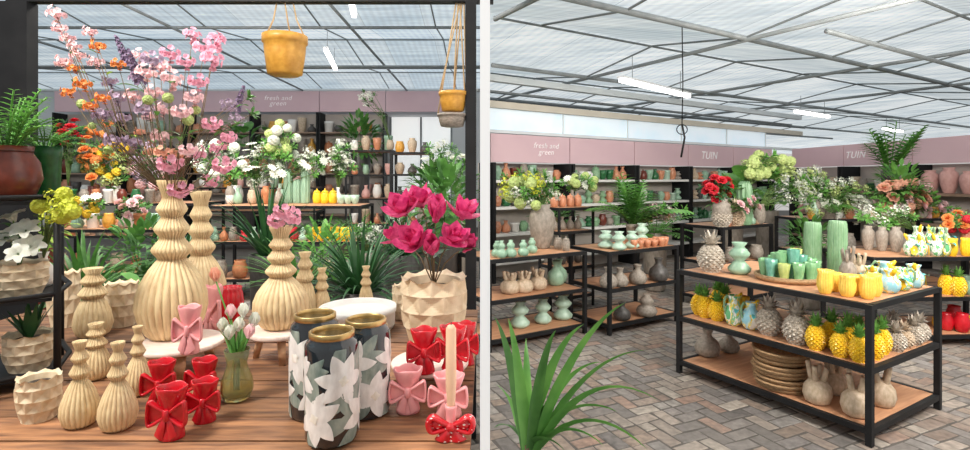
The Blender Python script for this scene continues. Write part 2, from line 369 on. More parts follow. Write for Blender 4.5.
def k_bow(mat):
    """smooth flared vase with a wide flat ribbon bow across the front"""
    r=empty('bow_vase')
    MB().lathe([(.34,0),(.36,.012),(.355,.07),(.325,.18),(.29,.29),(.265,.38),(.26,.45),(.27,.53),(.305,.64),(.36,.76),(.415,.89),(.435,.96),(.43,.99),(.41,1.0),(.385,.985),(.35,.88),(.28,.74),(.2,.62)],64,(0,0,0),lambda th,z:1+.03*math.cos(4*th)*max(0,(z-.5)*2),None,1.04,.9,
        lambda th,z:z-(.04*(1-abs(math.cos(2*th)))*max(0,(z-.8)/.2) if z>.8 else 0)).build('body',mat,r)
    for s in (-1,1):
        pth=catmull([(.03*s,.46,.045),(.20*s,.40,.07),(.38*s,.33,.10),(.52*s,.31,.11),(.56*s,.42,.11),(.55*s,.62,.11),(.51*s,.74,.11),(.38*s,.70,.10),(.20*s,.61,.07),(.03*s,.53,.045)],4)
        if s<0: pth=pth[::-1]
        MB().ribbon([(p[0],p[1]) for p in pth],[p[2] for p in pth],.034,16,-.27).build('loop',mat,r)
        m=MB(); o=0   # recessed back of the loop, a flat wedge
        for y in (-.245,-.18):
            for x,z in ((.05,.495),(.22,.42),(.42,.36),(.53,.36),(.54,.68),(.42,.68),(.22,.59)): m.v.append((s*x,y,z))
        for i in range(7): m.f.append((i,(i+1)%7,7+(i+1)%7,7+i))
        m.f.append(tuple(range(7))); m.f.append(tuple(reversed(range(7,14))))
        m.build('loop_fold',mat,r,False)
        MB().lathe([(.13,0),(.135,.02),(.10,.24),(.05,.40)],16,(s*.22,-.31,.07),lambda th,z:1+.05*math.cos(4*th),Matrix.Rotation(s*-.42,4,'Y')@Matrix.Diagonal((1,.28,1,1))).build('ribbon_end',mat,r)
    MB().lathe([(.05,-.5),(.095,-.42),(.105,0),(.095,.42),(.05,.5)],18,(0,-.29,.495),None,Matrix.Diagonal((1,1,.22,1))).build('knot',mat,r)
    return r
def k_stool(mat):
    r=empty('display_stool')
    MB().lathe([(.44,.80),(.49,.82),(.5,.86),(.5,.95),(.485,.99),(.46,1.0),(.01,1.0)],48).build('seat',mat,r)
    for i in range(3):
        th=2*PI*i/3-PI/2+.5
        MB().tube([(.40*math.cos(th),.40*math.sin(th),0),(.30*math.cos(th),.30*math.sin(th),.82)],[.05,.075],10).build('leg','legwood',r)
    return r
def k_floral(mat):
    r=empty('floral_vase')
    MB().lathe([(.40,0),(.47,.015),(.5,.05),(.5,.86),(.47,.91),(.41,.935),(.41,.95)],64).build('body',mat,r)
    MB().lathe([(.41,.945),(.43,.95),(.43,.995),(.41,1.0),(.37,1.0),(.36,.97),(.36,.86),(.3,.85)],48).build('rim','gold',r)
    ASP=2.1
    def patch(m, th0, z0, ang, L, w, off, k, bend=0, pt=.7):
        o=len(m.v); seg=10
        for i in range(seg+1):
            t=i/seg; ww=w*math.sin(PI*(.08+.90*t**.9))**pt; an=ang+bend*t
            for a in (-1,-.5,0,.5,1):
                x=math.cos(an)*(off+L*t)-math.sin(an)*ww*a; y=math.sin(an)*(off+L*t)+math.cos(an)*ww*a
                th=th0+x/.5; z=min(.880,max(.03,z0+y/ASP)); rr=.503+k+.004*(1-abs(a))
                m.v.append((rr*math.cos(th),rr*math.sin(th),z))
        for i in range(seg):
            for a in range(4):
                b=o+i*5+a; m.f.append((b,b+1,b+6,b+5))
    rr=random.Random(4)
    for q,(dg,z) in enumerate(((-112,.28),(-50,.60),(-172,.62),(8,.26),(68,.62),(128,.28),(188,.62))):
        th=math.radians(dg); ph=rr.uniform(0,6)
        for i in range(5):
            c=MB(); patch(c,th,z,2*PI*i/5+ph+rr.uniform(-.3,.3)+.5,.64,.13,.18,.0004+.0003*q,rr.uniform(-.5,.5),.85); c.build('printed_leaf','leafprint',r)
        a=MB()
        for i in range(6): patch(a,th,z,2*PI*i/6+ph+rr.uniform(-.1,.1),.54,.145,-.01,.004+.0024*i+.0003*q,rr.uniform(-.25,.25),.95)
        a.build('printed_flower','petalprint',r)
        b=MB()
        for i in range(4): patch(b,th,z,2*PI*i/4+q*.9+.4,.12,.05,-.02,.021+.001*i)
        b.build('printed_flower_heart','petalprint2',r)
    return r
def k_pineapple(mat, leafm=None):
    r=empty('ceramic_pineapple'); m=MB(); n=11; rows=12
    prof=[(.30,0)]+[(.5*math.sin(PI*(.17+.70*j/(rows-1)))**.75, .02+.60*j/(rows-1)) for j in range(rows)]
    for j,(rr,z) in enumerate(prof):
        for i in range(n*2):
            th=2*PI*i/(2*n); b=1+(.10 if (i+j)%2 else -.11)*(j>0)
            m.v.append((rr*b*math.cos(th),rr*b*math.sin(th),z))
    N=2*n
    for j in range(len(prof)-1):
        for i in range(N):
            a=j*N+i; b=j*N+(i+1)%N
            if (i+j)%2: m.f+=[(a,b,a+N),(b,b+N,a+N)]
            else: m.f+=[(a,b,b+N),(a,b+N,a+N)]
    m.f.append(tuple(reversed(range(N)))); m.f.append(tuple((len(prof)-1)*N+i for i in range(N)))
    m.build('body',mat,r,False)
    c=MB(); c.ell((0,0,.62),(.15,.15,.07))
    for k,(nn,el,L) in enumerate(((9,.40,.36),(8,.80,.40),(6,1.25,.42))):
        for i in range(nn):
            th=2*PI*(i+.5*k)/nn
            c.leaf((.10*math.cos(th),.10*math.sin(th),.61),(math.cos(th)*math.cos(el),math.sin(th)*math.cos(el),math.sin(el)),L,.22,.5,4,.3)
    c.build('crown',leafm or mat,r)
    return r
def k_jug(mat):
    r=empty('patterned_jug')
    pr=[(.24,0),(.32,.03),(.43,.14),(.49,.30),(.46,.46),(.34,.60),(.26,.70),(.28,.80),(.34,.90),(.31,.90),(.22,.78),(.16,.66)]
    MB().lathe(pr,40,(0,0,0),lambda th,z:1+.10*max(0,(z-.6))/.4*math.cos(5*th)+.03*math.cos(8*th)).build('body',mat,r)
    MB().tube([(.22,0,.82),(.42,0,.88),(.56,0,.74),(.55,0,.50),(.42,0,.34)],[.05,.06,.055,.05,.05],8).build('handle','cactusgreen',r)
    MB().tube([(-.18,0,.74),(-.34,0,.86),(-.46,0,.96)],[.13,.10,.05],10).build('spout','yellow',r)
    for s in (-1,1): MB().leaf((0,s*.43,.50),(.6,s*.5,.2),.42,.30,1.0,5,.3,'oval').build('wing','teal',r)
    MB().flower((0,-.47,.28),(0,-1,.1),.22,6,.3,0,.5).build('petals','yellow',r)
    return r
def k_hand(mat):
    r=empty('pronged_vase')
    MB().lathe([(.3,0),(.42,.05),(.5,.22),(.46,.42),(.3,.56),(.12,.62)],24).build('body',mat,r)
    for i in range(4):
        th=2*PI*i/4+.4; d=Vector((math.cos(th),math.sin(th),0))
        MB().tube([d*.12+Vector((0,0,.5)),d*.24+Vector((0,0,.68)),d*.30+Vector((0,0,.86)),d*.32+Vector((0,0,.99-.05*i))],[.11,.10,.085,.10],10).build('neck',mat,r)
    return r
def k_jar(mat):
    r=empty('lidded_jar')
    MB().lathe([(.32,0),(.44,.05),(.5,.3),(.46,.62),(.38,.72)],24).build('jar',mat,r)
    MB().lathe([(.40,.72),(.42,.75),(.30,.85),(.08,.88),(.07,.92),(.1,.96),(.06,1.0)],20).build('lid',mat,r)
    return r
KIND={'faceted_pot':k_facet,'bow_vase':k_bow,'display_stool':k_stool,'floral_vase':k_floral,'ceramic_pineapple':k_pineapple,'patterned_jug':k_jug,
'yellow_pineapple':lambda m:k_pineapple(m,'leafbright'),'pronged_vase':k_hand,'lidded_jar':k_jar}
PROTO={}
def make(kind, mat):
    key=(kind,mat)
    if key in PROTO: return copy_tree(PROTO[key])
    if kind in KIND: o=KIND[kind](mat)
    else:
        pr,n,rb=PROF[kind]; o=MB().lathe(pr,n,(0,0,0),rb).build(kind,mat)
    PROTO[key]=o
    return o
def put(kind, mat, loc, w, h, label, cat, group=None, rz=None):
    o=make(kind,mat); o.location=loc; o.scale=(w,w,h); o.rotation_euler=(0,0,R.uniform(0,6) if rz is None else rz)
    if 'group' in o: del o['group']
    return tag(o,label,cat,group)
def pxsize(loc, wpx, hpx):
    Y=loc[1]; th=math.atan2(loc[0],Y)
    return wpx*Y/F*math.cos(th), hpx*Y/F
def puts(kind, mat, px, py, z, wpx, hpx, label, cat, group=None, rz=None):
    loc=S(px,py,z); w,h=pxsize(loc,wpx,hpx)
    return put(kind,mat,loc,w,h,label,cat,group,rz)

# ---------------------------------------------------------------- blooms
BM={}
def bloom(kind, mat):
    key=(kind,mat)
    if key in BM: return BM[key]
    m=MB(); rr=random.Random(len(kind))
    Z=Vector((0,0,1)); O3=Vector((0,0,-.3))
    def rvec():
        while True:
            v=Vector((rr.uniform(-1,1),rr.uniform(-1,1),rr.uniform(-1,1)))
            if .1<v.length<1: return v
    if kind=='cluster':
        for i in range(14):
            v=rvec(); m.flower(v*1.0, v.normalized()+Vector((0,-.5,.3)), .48, 5, .6, -.1, .58, rr.uniform(0,6)); m.tube([O3,v*1.01],.022,4)
    elif kind=='pom':
        m.ell((0,0,0),(.75,.75,.75),10,7)
        for i in range(46):
            z=1-2*(i+.5)/46; a=i*2.4; q=math.sqrt(1-z*z); v=Vector((q*math.cos(a),q*math.sin(a),z))
            m.flower(v*.8, v, .34, 4, .3, -.1, .6, rr.uniform(0,6), 2)
    elif kind=='rose':
        for n,e0,e1,r_ in ((3,1.35,1.9,.7),(5,1.1,1.2,.85),(6,.7,.5,1.0),(7,.3,-.1,1.05)):
            m.flower((0,0,-.1), Z, r_, n, e0, e1, .55, n*.7, 4)
    elif kind=='tulip':
        m.flower((0,0,0),Z,2.2,3,.95,1.92,.36,0,8,True); m.flower((0,0,0),Z,2.15,3,1.05,1.90,.38,PI/3,8,True); m.ell((0,0,.1),(.3,.3,.2),8,6)
    elif kind=='magnolia':
        m.flower((0,0,-.5),Z,1.6,3,1.2,1.68,.33,0,8,True); m.flower((0,0,-.5),Z,1.9,4,.75,1.40,.35,.5,9,True); m.flower((0,0,-.55),Z,1.9,4,.20,1.0,.34,1.2,9,True)
        m.ell((0,0,-.45),(.25,.25,.25),8,6)
    elif kind=='magnolia_bud':
        m.flower((0,0,-.3),Z,1.9,4,1.0,1.80,.32,0,8,True); m.flower((0,0,-.3),Z,1.8,3,.95,1.72,.32,.6,8,True); m.ell((0,0,-.25),(.25,.25,.25),8,6)
    elif kind=='daisy':
        m.flower((0,0,0),Z,1,11,.2,-.2,.22,0,3); m.ell((0,0,.06),(.25,.25,.16),8,5)
    elif kind=='lily':
        m.flower((0,0,-.4),Z,1.5,6,1.2,-.5,.30,0,6)
    elif kind=='spike':
        m.tube([(0,0,-1.5),(0,0,1.4)],.05,5)
        for i in range(40):
            t=i/40; a=i*2.4; q=.34*(1-t*.8); v=Vector((math.cos(a),math.sin(a),.5)); m.flower(Vector((q*math.cos(a),q*math.sin(a),-1.4+2.8*t)), v, .28*(1.1-t*.6),4,.3,0,.5,a,2)
    elif kind=='leafy':
        for i in range(16):
            v=rvec(); m.leaf(v*.3,v+Vector((0,0,.4)),.95,.36,.6,4,.2,'oval'); m.tube([O3,v*.32],.03,4)
    elif kind=='spray':
        for i in range(34):
            v=rvec(); m.flower(v*1.1, v, .20, 5, .3, 0, .55, rr.uniform(0,6),2); m.tube([O3,v*1.1],.012,3)
    me=m.mesh(kind,mat); BM[key]=me; return me
def bouquet(label, base, tips, kinds, size, leafm='leaf', stemm='stem', name='flower_bouquet', cat='bouquet', group=None, leaves=2, curve=.15, stemr=None, lean=.45, jit=.3):
    root=empty(name, base); tag(root,label,cat,group); base=Vector(base)
    sr=stemr if stemr else min(.004,size*.07+.0008)
    for i,tp in enumerate(tips):
        t=Vector(tp)-base; mid=t*.5+Vector((-t.x*curve,-t.y*curve,abs(t.z)*curve*.6))
        pts=[(0,0,0), tuple(mid*.55), tuple(mid), tuple((mid+t)*.5+Vector((0,0,.01))), tuple(t)]
        sm=MB().tube(pts,[sr]*4+[sr*.6],5).build('flower_stem',stemm,root)
        k,mt=kinds[i%len(kinds)]; s_=size*R.uniform(.8,1.15)
        b=bpy.data.objects.new('bloom',bloom(k,mt)); COL.objects.link(b); b.parent=sm; b.location=t; b.scale=(s_,s_,s_)
        d=(t.normalized()+Vector((0,-lean,.2))+rv()*jit).normalized()
        b.rotation_euler=d.to_track_quat('Z','Y').to_euler()
        for q in range(leaves):
            u=R.uniform(.45,.9); p=mid.lerp(t,max(0,u*2-1)) if u>.5 else mid*(u*2)
            a=R.uniform(0,6.28); MB().leaf(p,(math.cos(a),math.sin(a),.6),size*R.uniform(1.6,2.4),size*.7,.9,5,.2,'oval').build('leaf',leafm,sm)
    return root
def tipsaround(cx,cy,Y,rx,ry,n,dy=.12):
    out=[]
    for i in range(n):
        a=i*2.399; q=math.sqrt((i+.5)/n)
        out.append(P(cx+rx*q*math.cos(a), cy+ry*q*math.sin(a), Y+R.uniform(-dy,dy)))
    return out

# ---------------------------------------------------------------- plants
def frond(m, p, d, L, w, droop, n=11):
    p=Vector(p); d=Vector(d).normalized(); st=L/n; pts=[tuple(p)]
    for i in range(n):
        p=p+d*st; d=Vector((d.x,d.y,d.z-droop/n)).normalized(); pts.append(tuple(p))
        sd=d.cross(Vector((0,0,1))); sd=sd.normalized() if sd.length>1e-4 else Vector((1,0,0))
        ll=w*math.sin(PI*(.15+.8*i/n))
        for s in (-1,1): m.leaf(p, sd*s+d*.55, ll, ll*.26+st*.25, .5, 3, .1,'oval')
    m.tube(pts,L*.008+.001,4)
def plant(label, loc, pot, potmat, pw, ph, style, size, n, leafm, name='potted_plant', cat='plant', group=None, el=(.7,1.4), wid=.05, droop=1.2, split=True, az=None):
    root=empty(name,loc); tag(root,label,cat,group)
    if pot:
        pr,nn,rb=PROF[pot]; o=MB().lathe(pr,nn,(0,0,0),rb).build('pot',potmat,root); o.scale=(pw,pw,ph)
        MB().lathe([(pw*.40,ph*.9),(pw*.3,ph*.93),(.002,ph*.94)],16).build('soil','soil',root)
    b=Vector((0,0,ph*.93)); m=None if split else MB()
    for i in range(n):
        q=MB() if split else m
        a=2*PI*i/n*1.0+R.uniform(-.3,.3) if az is None else R.uniform(*az); e=R.uniform(*el); L=size*R.uniform(.7,1.1)
        d=Vector((math.cos(a)*math.cos(e),math.sin(a)*math.cos(e),math.sin(e)))
        p=b+Vector((math.cos(a),math.sin(a),0))*pw*.12
        if style=='grass': q.leaf(p,d,L,wid,droop,8,.25)
        elif style=='fern': frond(q,p,d,L,L*.22,droop)
        elif style=='palm': frond(q,p,d,L,L*.38,droop,12)
        elif style=='broad':
            L*=R.uniform(.6,1.05); e2=p+d*L*.65; q.tube([tuple(p),tuple(p+d*L*.3),tuple(e2)],.003,5); q.leaf(e2,Vector((d.x,d.y,d.z*.3)),L*.42,L*.30,1.0,6,.15,'oval')
        elif style=='bush':
            v=rv(); c=b+Vector((v.x*size*.5,v.y*size*.5,size*.5+v.z*size*.5)); q.leaf(c,v+Vector((0,0,.3)),size*.22,size*.10,.8,4,.2,'oval')
            if i%6==0: q.tube([tuple(b),tuple((b+c)*.5),tuple(c)],.004,4)
        if split: q.build('leaf' if style in('grass','broad') else 'frond',leafm,root)
    if not split: m.build('foliage',leafm,root)
    return root

# ---------------------------------------------------------------- furniture
class T: pass
def table(name,label,origin,ang,L,D,levels,topmat='tablewood',post=.035,bd=.03,frame='black',cat='table',top=None):
    r=empty(name,(origin[0],origin[1],0),ang); tag(r,label,cat)
    for x in (post/2,L-post/2):
        for y in (post/2,D-post/2):
            MB().box((x,y,(top or levels[0])/2-.002),(post,post,(top or levels[0])-.004)).build('leg',frame,r,False)
    for z in levels:
        MB().box((L/2,D/2,z-bd/2),(L-2*post-.004,D-2*post-.004,bd)).build('shelf_board',topmat,r,False)
        h=bd+.004
        for c,d in (((L/2,post/2,z-h/2),(L-2*post,post*.9,h)),((L/2,D-post/2,z-h/2),(L-2*post,post*.9,h)),((post/2,D/2,z-h/2),(post*.9,D-2*post,h)),((L-post/2,D/2,z-h/2),(post*.9,D-2*post,h))):
            MB().box(c,d).build('frame_rail',frame,r,False)
    t=T(); t.o=Vector((origin[0],origin[1],0)); t.a=ang; t.L=L; t.D=D; t.z=levels
    return t
def at(t,lev,x,y):
    c,s=math.cos(t.a),math.sin(t.a)
    return Vector((t.o.x+x*c-y*s, t.o.y+x*s+y*c, t.z[lev]))
def on(t,lev,px,py,pad=.07):
    p=S(px,py,t.z[lev])-t.o; c,s=math.cos(t.a),math.sin(t.a)
    x=p.x*c+p.y*s; y=-p.x*s+p.y*c
    return at(t,lev,min(max(x,pad),t.L-pad),min(max(y,pad),t.D-pad))
def tput(t,lev,kind,mat,px,py,wpx,hpx,label,cat,group=None,rz=None):
    loc=on(t,lev,px,py); w,h=pxsize(loc,wpx,hpx)
    return put(kind,mat,loc,w,h,label,cat,group,rz)
def shelf_unit(label, org, ang, W, D, levels, top, board='shelfboard'):
    r=empty('shelf_unit',(org[0],org[1],0),ang); tag(r,label,'shelf')
    MB().box((W/2,D-.01,top/2),(W-.01,.02,top)).build('back_panel','shelfback',r,False)
    for x in (.03,W-.03): MB().box((x,D/2-.01,top/2),(.05,D-.03,top)).build('side_post','black',r,False)
    for z in levels: MB().box((W/2,D/2-.01,z-.02),(W-.115,D-.03,.04)).build('shelf_board',board,r,False)
    return r
KN={'cylinder_pot':'straight pot','round_pot':'round pot','bottle_vase':'bottle vase','bowl':'bowl','urn_vase':'urn vase','lidded_jar':'lidded jar','gourd_vase':'gourd vase','bulb_vase':'bulb vase','stacked_vase':'stacked vase'}
def fill(org,ang,W,D,z,n,kinds,mats,hmax,where,group,x0=.1):
    c,s=math.cos(ang),math.sin(ang); sp=(W-2*x0)/n
    for i in range(n):
        x=x0+sp*(i+.5); y=D*.42
        k=R.choice(kinds); mt=R.choice(mats); w=min(sp*.92,hmax*R.uniform(.60,1.05)); h=hmax*R.uniform(.5,1.05)
        put(k,mt,(org[0]+x*c-y*s,org[1]+x*s+y*c,z),w,h,f"{mt} {KN[k]}, {ORD[i]} from left on {where}",'bowl' if k=='bowl' else 'jar' if k=='lidded_jar' else 'pot' if 'pot' in k else 'vase',group)
def text(body,size,loc,rot,parent=None,mat='letter',off=.010,shear=.25):
    cu=bpy.data.curves.new('lettering','FONT'); cu.body=body; cu.size=size; cu.align_x='CENTER'; cu.extrude=.004; cu.space_line=.8; cu.shear=shear; cu.offset=-size*off; cu.space_character=1.1
    o=bpy.data.objects.new('tmp',cu); COL.objects.link(o)
    dg=bpy.context.evaluated_depsgraph_get(); me=bpy.data.meshes.new_from_object(o.evaluated_get(dg)); bpy.data.objects.remove(o)
    me.materials.clear(); me.materials.append(MATS[mat])
    q=bpy.data.objects.new('lettering',me); COL.objects.link(q); q.location=loc; q.rotation_euler=rot
    if parent: q.parent=parent
    return q

# ================================================================ STRUCTURE
fl=struct(MB().box((0,10,-.055),(44,30,.1)).build('floor','grout',None,False))
def pavers():
    m=MB(); tints=[]; u=.100; rr=random.Random(3); ca,sa=math.cos(.42),math.sin(.42)
    pal=[(.27,.20,.155),(.215,.19,.175),(.30,.25,.21),(.185,.165,.155),(.285,.185,.14),(.25,.23,.215),(.155,.138,.128),(.33,.285,.24),(.235,.17,.135),(.28,.22,.18),(.27,.245,.22)]
    def quad(x,y,w,h):
        cx,cy=(x+w/2)*u,(y+h/2)*u; X=cx*ca-cy*sa; Y=cx*sa+cy*ca
        if not (2.2<Y<14 and -5<X<8.5) : return
        if Y>7.5 and X<-4: return
        dr=rr.uniform(-.07,.07); c,s=math.cos(.42+dr),math.sin(.42+dr); o=len(m.v); X+=rr.uniform(-.003,.003); Y+=rr.uniform(-.003,.003)
        for k,(ins,z) in enumerate(((.035,-.007),(.11,rr.uniform(-.004,0)))):
            for sx,sy in ((-1,-1),(1,-1),(1,1),(-1,1)):
                lx=sx*(w/2-ins)*u+rr.uniform(-.004,.004); ly=sy*(h/2-ins)*u+rr.uniform(-.004,.004); m.v.append((X+lx*c-ly*s,Y+lx*s+ly*c,z))
        m.f.append((o+4,o+5,o+6,o+7))
        for i in range(4): m.f.append((o+i,o+(i+1)%4,o+4+(i+1)%4,o+4+i))
        t=rr.choice(pal); k=rr.uniform(.85,1.15); tints.extend([(t[0]*k,t[1]*k,t[2]*k,1)]*5)
    for a in range(-230,231):
        for b in range(-115,116):
            x=a+2*b; y=a-2*b
            if abs(x)*u>17 or abs(y)*u>17: continue
            if rr.random()<.16:
                quad(x,y,1,1); quad(x+1,y,1,1)
            else: quad(x,y,2,1)
            if rr.random()<.16:
                quad(x,y+1,1,1); quad(x,y+2,1,1)
            else: quad(x,y+1,1,2)
    me=m.mesh('pavers','pavers',False)
    at_=me.attributes.new('tint','FLOAT_COLOR','FACE')
    for i,t in enumerate(tints): at_.data[i].color=t
    o=bpy.data.objects.new('floor_pavers',me); COL.objects.link(o); o.parent=fl; struct(o)
pavers()
struct(MB().box((0,2.7,2.0),(.0228,3.0,4.0)).build('wall_partition','partition',None,False))
struct(MB().box((0,11.9,2.1),(.02,9,4.2)).build('wall_centre','backwall',None,False))
struct(MB().box((-9,16.4,2.35),(18,.1,4.7)).build('wall_back','backwall',None,False))
TN=[0]
def beam(a,b,r=.03,mat='steel'):
    TN[0]+=1; struct(MB().tube([a,b],r,8).build('trim_%d'%TN[0],mat))
def poly(pts,r,mat='steel'):
    TN[0]+=1; struct(MB().tube(pts,r,8).build('trim_%d'%TN[0],mat))
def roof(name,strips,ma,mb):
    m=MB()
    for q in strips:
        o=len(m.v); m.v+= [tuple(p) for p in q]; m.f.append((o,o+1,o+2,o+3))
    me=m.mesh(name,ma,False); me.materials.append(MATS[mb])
    for i,p in enumerate(me.polygons): p.material_index=i%2  # brightness of the two pitches is put into alternating materials
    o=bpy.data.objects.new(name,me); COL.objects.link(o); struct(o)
# left roof: low pitched bays, ridges run left to right
LY=[-1+1.75*k for k in range(11)]
def lz(k): return 4.34 if k%2==0 else 4.58
roof('ceiling',[[(-20,LY[k],lz(k)),(-.0,LY[k],lz(k)),(-.0,LY[k+1],lz(k+1)),(-20,LY[k+1],lz(k+1))] for k in range(10)],'roof_l','roof_l_dim')
for k in range(4,11): beam((-18,LY[k],lz(k)-.04),(-.05,LY[k],lz(k)-.04),.030 if k%2==0 else .016)
for i in range(8):
    x=-.9-2.1*i; poly([(x,LY[k],lz(k)-.03) for k in range(3,11)],.014)
for x in (-2.4,-5.6,-8.8): beam((x,6,4.24),(x,16.1,4.24),.026)
beam((-17,16.0,4.25),(-.1,16.0,4.25),.05,'gutter'); beam((-15,12.0,4.12),(-.1,12.0,4.12),.030)
# right roof: low pitched bays, ridges run along the tables
U=Vector((-.51,.86,0)).normalized(); V=Vector((.86,.51,0)).normalized()
def clip(o,d,x0,x1,y0,y1):
    t0,t1=-60,60
    for p,q,a,b in ((o.x,d.x,x0,x1),(o.y,d.y,y0,y1)):
        ta,tb=sorted(((a-p)/q,(b-p)/q)); t0=max(t0,ta); t1=min(t1,tb)
    return (t0,t1) if t1-t0>1 else None
def rz_(k): return 3.20 if k%2==0 else 3.40
strips=[]
for k in range(-7,13):
    o=Vector((3,6,0))+U*k*1.35; o2=o+U*1.35
    ta=(.03-o.x)/V.x; tb=(.03-o2.x)/V.x
    strips.append([o+V*ta+Vector((0,0,rz_(k))), o+V*(ta+26)+Vector((0,0,rz_(k))), o2+V*(tb+26)+Vector((0,0,rz_(k+1))), o2+V*tb+Vector((0,0,rz_(k+1)))])
roof('ceiling',strips,'roof_r','roof_r_dim')
for k in range(-4,11):
    o=Vector((3,6,0))+U*k*1.35; c=clip(o,V,.1,19,3,19)
    if c: beam(tuple(o+V*c[0]+Vector((0,0,rz_(k)-.04))),tuple(o+V*c[1]+Vector((0,0,rz_(k)-.04))),.032 if k%2==0 else .015)
for j in range(-4,8):
    pts=[]
    for k in range(-5,12):
        p=Vector((3,6,0))+V*j*1.9+U*k*1.35
        if p.x>.12: pts.append((p.x,p.y,rz_(k)-.03))
    if len(pts)>1: poly(pts,.013)
for k in (-2.9,0,2.9,5.8): 
    o=Vector((3,6,0))+V*k; c=clip(o,U,.1,19,4,19)
    if c: beam(tuple(o+U*c[0]+Vector((0,0,3.14))),tuple(o+U*c[1]+Vector((0,0,3.14))),.026)
for k,zz in ((-.9,3.02),(5.2,2.84)):
    o=Vector((3,6,0))+U*k; c=clip(o,V,.15,16,5.2,17)
    if c: beam(tuple(o+V*c[0]+Vector((0,0,zz))),tuple(o+V*c[1]+Vector((0,0,zz))),.026)

# ---- left back shelving and fascia; the rightmost bay has a glowing panel for a lighter opening
for b in range(6):
    X0=-13+b*2.0; wh=['leftmost','second','third','fourth','fifth','rightmost'][b]
    fb=MB().box((X0+1,15.72,3.86),(1.98,.06,.62)).build('fascia_board','fascia',None,False)
    tag(fb,f"dusty pink fascia board over the {wh} bay of the far left shelving",'sign board')
    if b==5:
        w=MB().box((X0+1,16.30,1.8),(1.9,.06,3.3)).build('window_6','brightpane',None,False); struct(w)  # emissive panel on the solid wall, stands in for a bright opening
        for x in (-.95,0,.95): struct(MB().box((X0+1+x,16.24,1.8),(.06,.05,3.3)).build('trim_%d'%(900+int(x*10)),'steel',None,False))
        continue
    shelf_unit(f"tall black shelving bay, {wh} along the far back wall on the left", (X0,15.6), 0, 1.98, .55, (.45,1.09,1.70,2.32,2.93), 3.52)
    if b==3:
        text('fresh and\ngreen',.20,(X0+1-.25,15.685,3.90),(PI/2,0,0)).parent=fb
        fb['label']="dusty pink fascia board with small white handwriting above far left shelving"
    for r_,z in enumerate((1.09,1.70,2.32,2.93)):
        if b==0 and r_>1: continue
        fill((X0,15.6),0,1.98,.55,z,6,['cylinder_pot','round_pot','bottle_vase','urn_vase','bowl','lidded_jar'],['terracotta','white','grey','darkgrey','mint','brownpot','ochre','beige','copper','rosepot'],.44,f"{['lower','middle','upper','topmost'][r_]} shelf of {wh} bay, left back wall",'pots on the far left shelving')

# ---- right shelving
A1=Vector((.12,7.6,0)); ang1=math.atan2(4.4,6.6); d1=Vector((math.cos(ang1),math.sin(ang1),0))
BW=1.58
for b in range(5):
    o=A1+d1*BW*b; wh=['leftmost','second','third','fourth','rightmost'][b]
    shelf_unit(f"black shelving bay, {wh} of five under the long pink fascia", (o.x,o.y), ang1, BW-.02, .42, (.30,.72,1.12,1.52), 1.78,'white')
    c=o+d1*BW/2+Vector((0,0,2.0))
    fb=empty('fascia_board',tuple(c),ang1); MB().box((0,.1,0),(BW-.02,.05,.42)).build('board','fascia',fb,False)
    tag(fb,f"dusty pink fascia board over the {wh} bay of five on the right",'sign board')
    if b==0: text('fresh and\ngreen',.125,(.28,.07,.02),(PI/2,0,0),fb); fb['label']="dusty pink fascia board with white words fresh and green, nearest left"
    if b==3: text('TUIN',.22,(-.10,.07,-.06),(PI/2,0,0),fb,off=.002); fb['label']="dusty pink fascia board with white capital letters near the hanging cable"
    w=empty('window_%d'%(b+1),tuple(o+d1*BW/2+Vector((-.25*math.sin(ang1),.25*math.cos(ang1),2.46))),ang1); struct(w)
    MB().box((0,0,0),(BW-.01,.02,.36)).build('pane','pane',w,False)
    MB().box((BW/2-.01,-.02,0),(.02,.03,.36)).build('mullion','gutter',w,False)
    for r_,z in enumerate((.72,1.12,1.52)):
        fill((o.x,o.y),ang1,BW-.02,.42,z,8,['cylinder_pot','round_pot','bottle_vase','bowl','lidded_jar','urn_vase','stacked_vase'],['grey','darkgrey','mint','brownpot','beige','white','copper','palemint','darkgreen','cactusgreen'],.25,f"{['lower','middle','top'][r_]} shelf of {wh} bay under long fascia",'pots on the long right shelving')
n1=Vector((-math.sin(ang1),math.cos(ang1),0))
def gbox(z,h,off,mat):
    TN[0]+=1; g=MB().box((0,0,0),(9.5,.10,h)).build('trim_%d'%TN[0],mat,None,False); g.location=tuple(A1+d1*4.75+n1*off+Vector((0,0,z))); g.rotation_euler=(0,0,ang1); struct(g)
gbox(3.06,.10,.22,'gutter'); gbox(2.26,.05,.25,'gutter'); gbox(2.66,.10,.20,'beigebeam'); gbox(2.90,.03,.45,'steel')
A2=Vector((6.95,11.9,0)); ang2=math.atan2(-4.8,.5); d2=Vector((math.cos(ang2),math.sin(ang2),0))
for b in range(4):
    o=A2+d2*1.5*b; wh=['farthest','second','third','nearest'][b]
    shelf_unit(f"black shelving bay, {wh} of four along the right side wall", (o.x,o.y), ang2, 1.48, .42, (.30,.80,1.30), 1.78,'shelfboard')
    c=o+d2*.75+Vector((0,0,2.0)); fb=empty('fascia_board',tuple(c),ang2); MB().box((0,.1,0),(1.48,.05,.42)).build('board','fascia',fb,False)
    tag(fb,f"dusty pink fascia board over the {wh} bay of the right side wall",'sign board')
    if b==1: text('TUIN',.19,(-.46,.07,-.06),(PI/2,0,0),fb,off=.002); fb['label']="dusty pink fascia board with white capital letters on the right side wall"
    for r_,z in enumerate((.80,1.30)):
        if b==2 and r_==1: continue
        fill((o.x,o.y),ang2,1.48,.42,z,7,['cylinder_pot','round_pot','bottle_vase','urn_vase','bowl'],['rosepot','beige','grey','darkgreen','white','brownpot','ochre'],.28,f"{['lower','upper'][r_]} shelf of {wh} bay, right side wall",'pots on the right side wall')
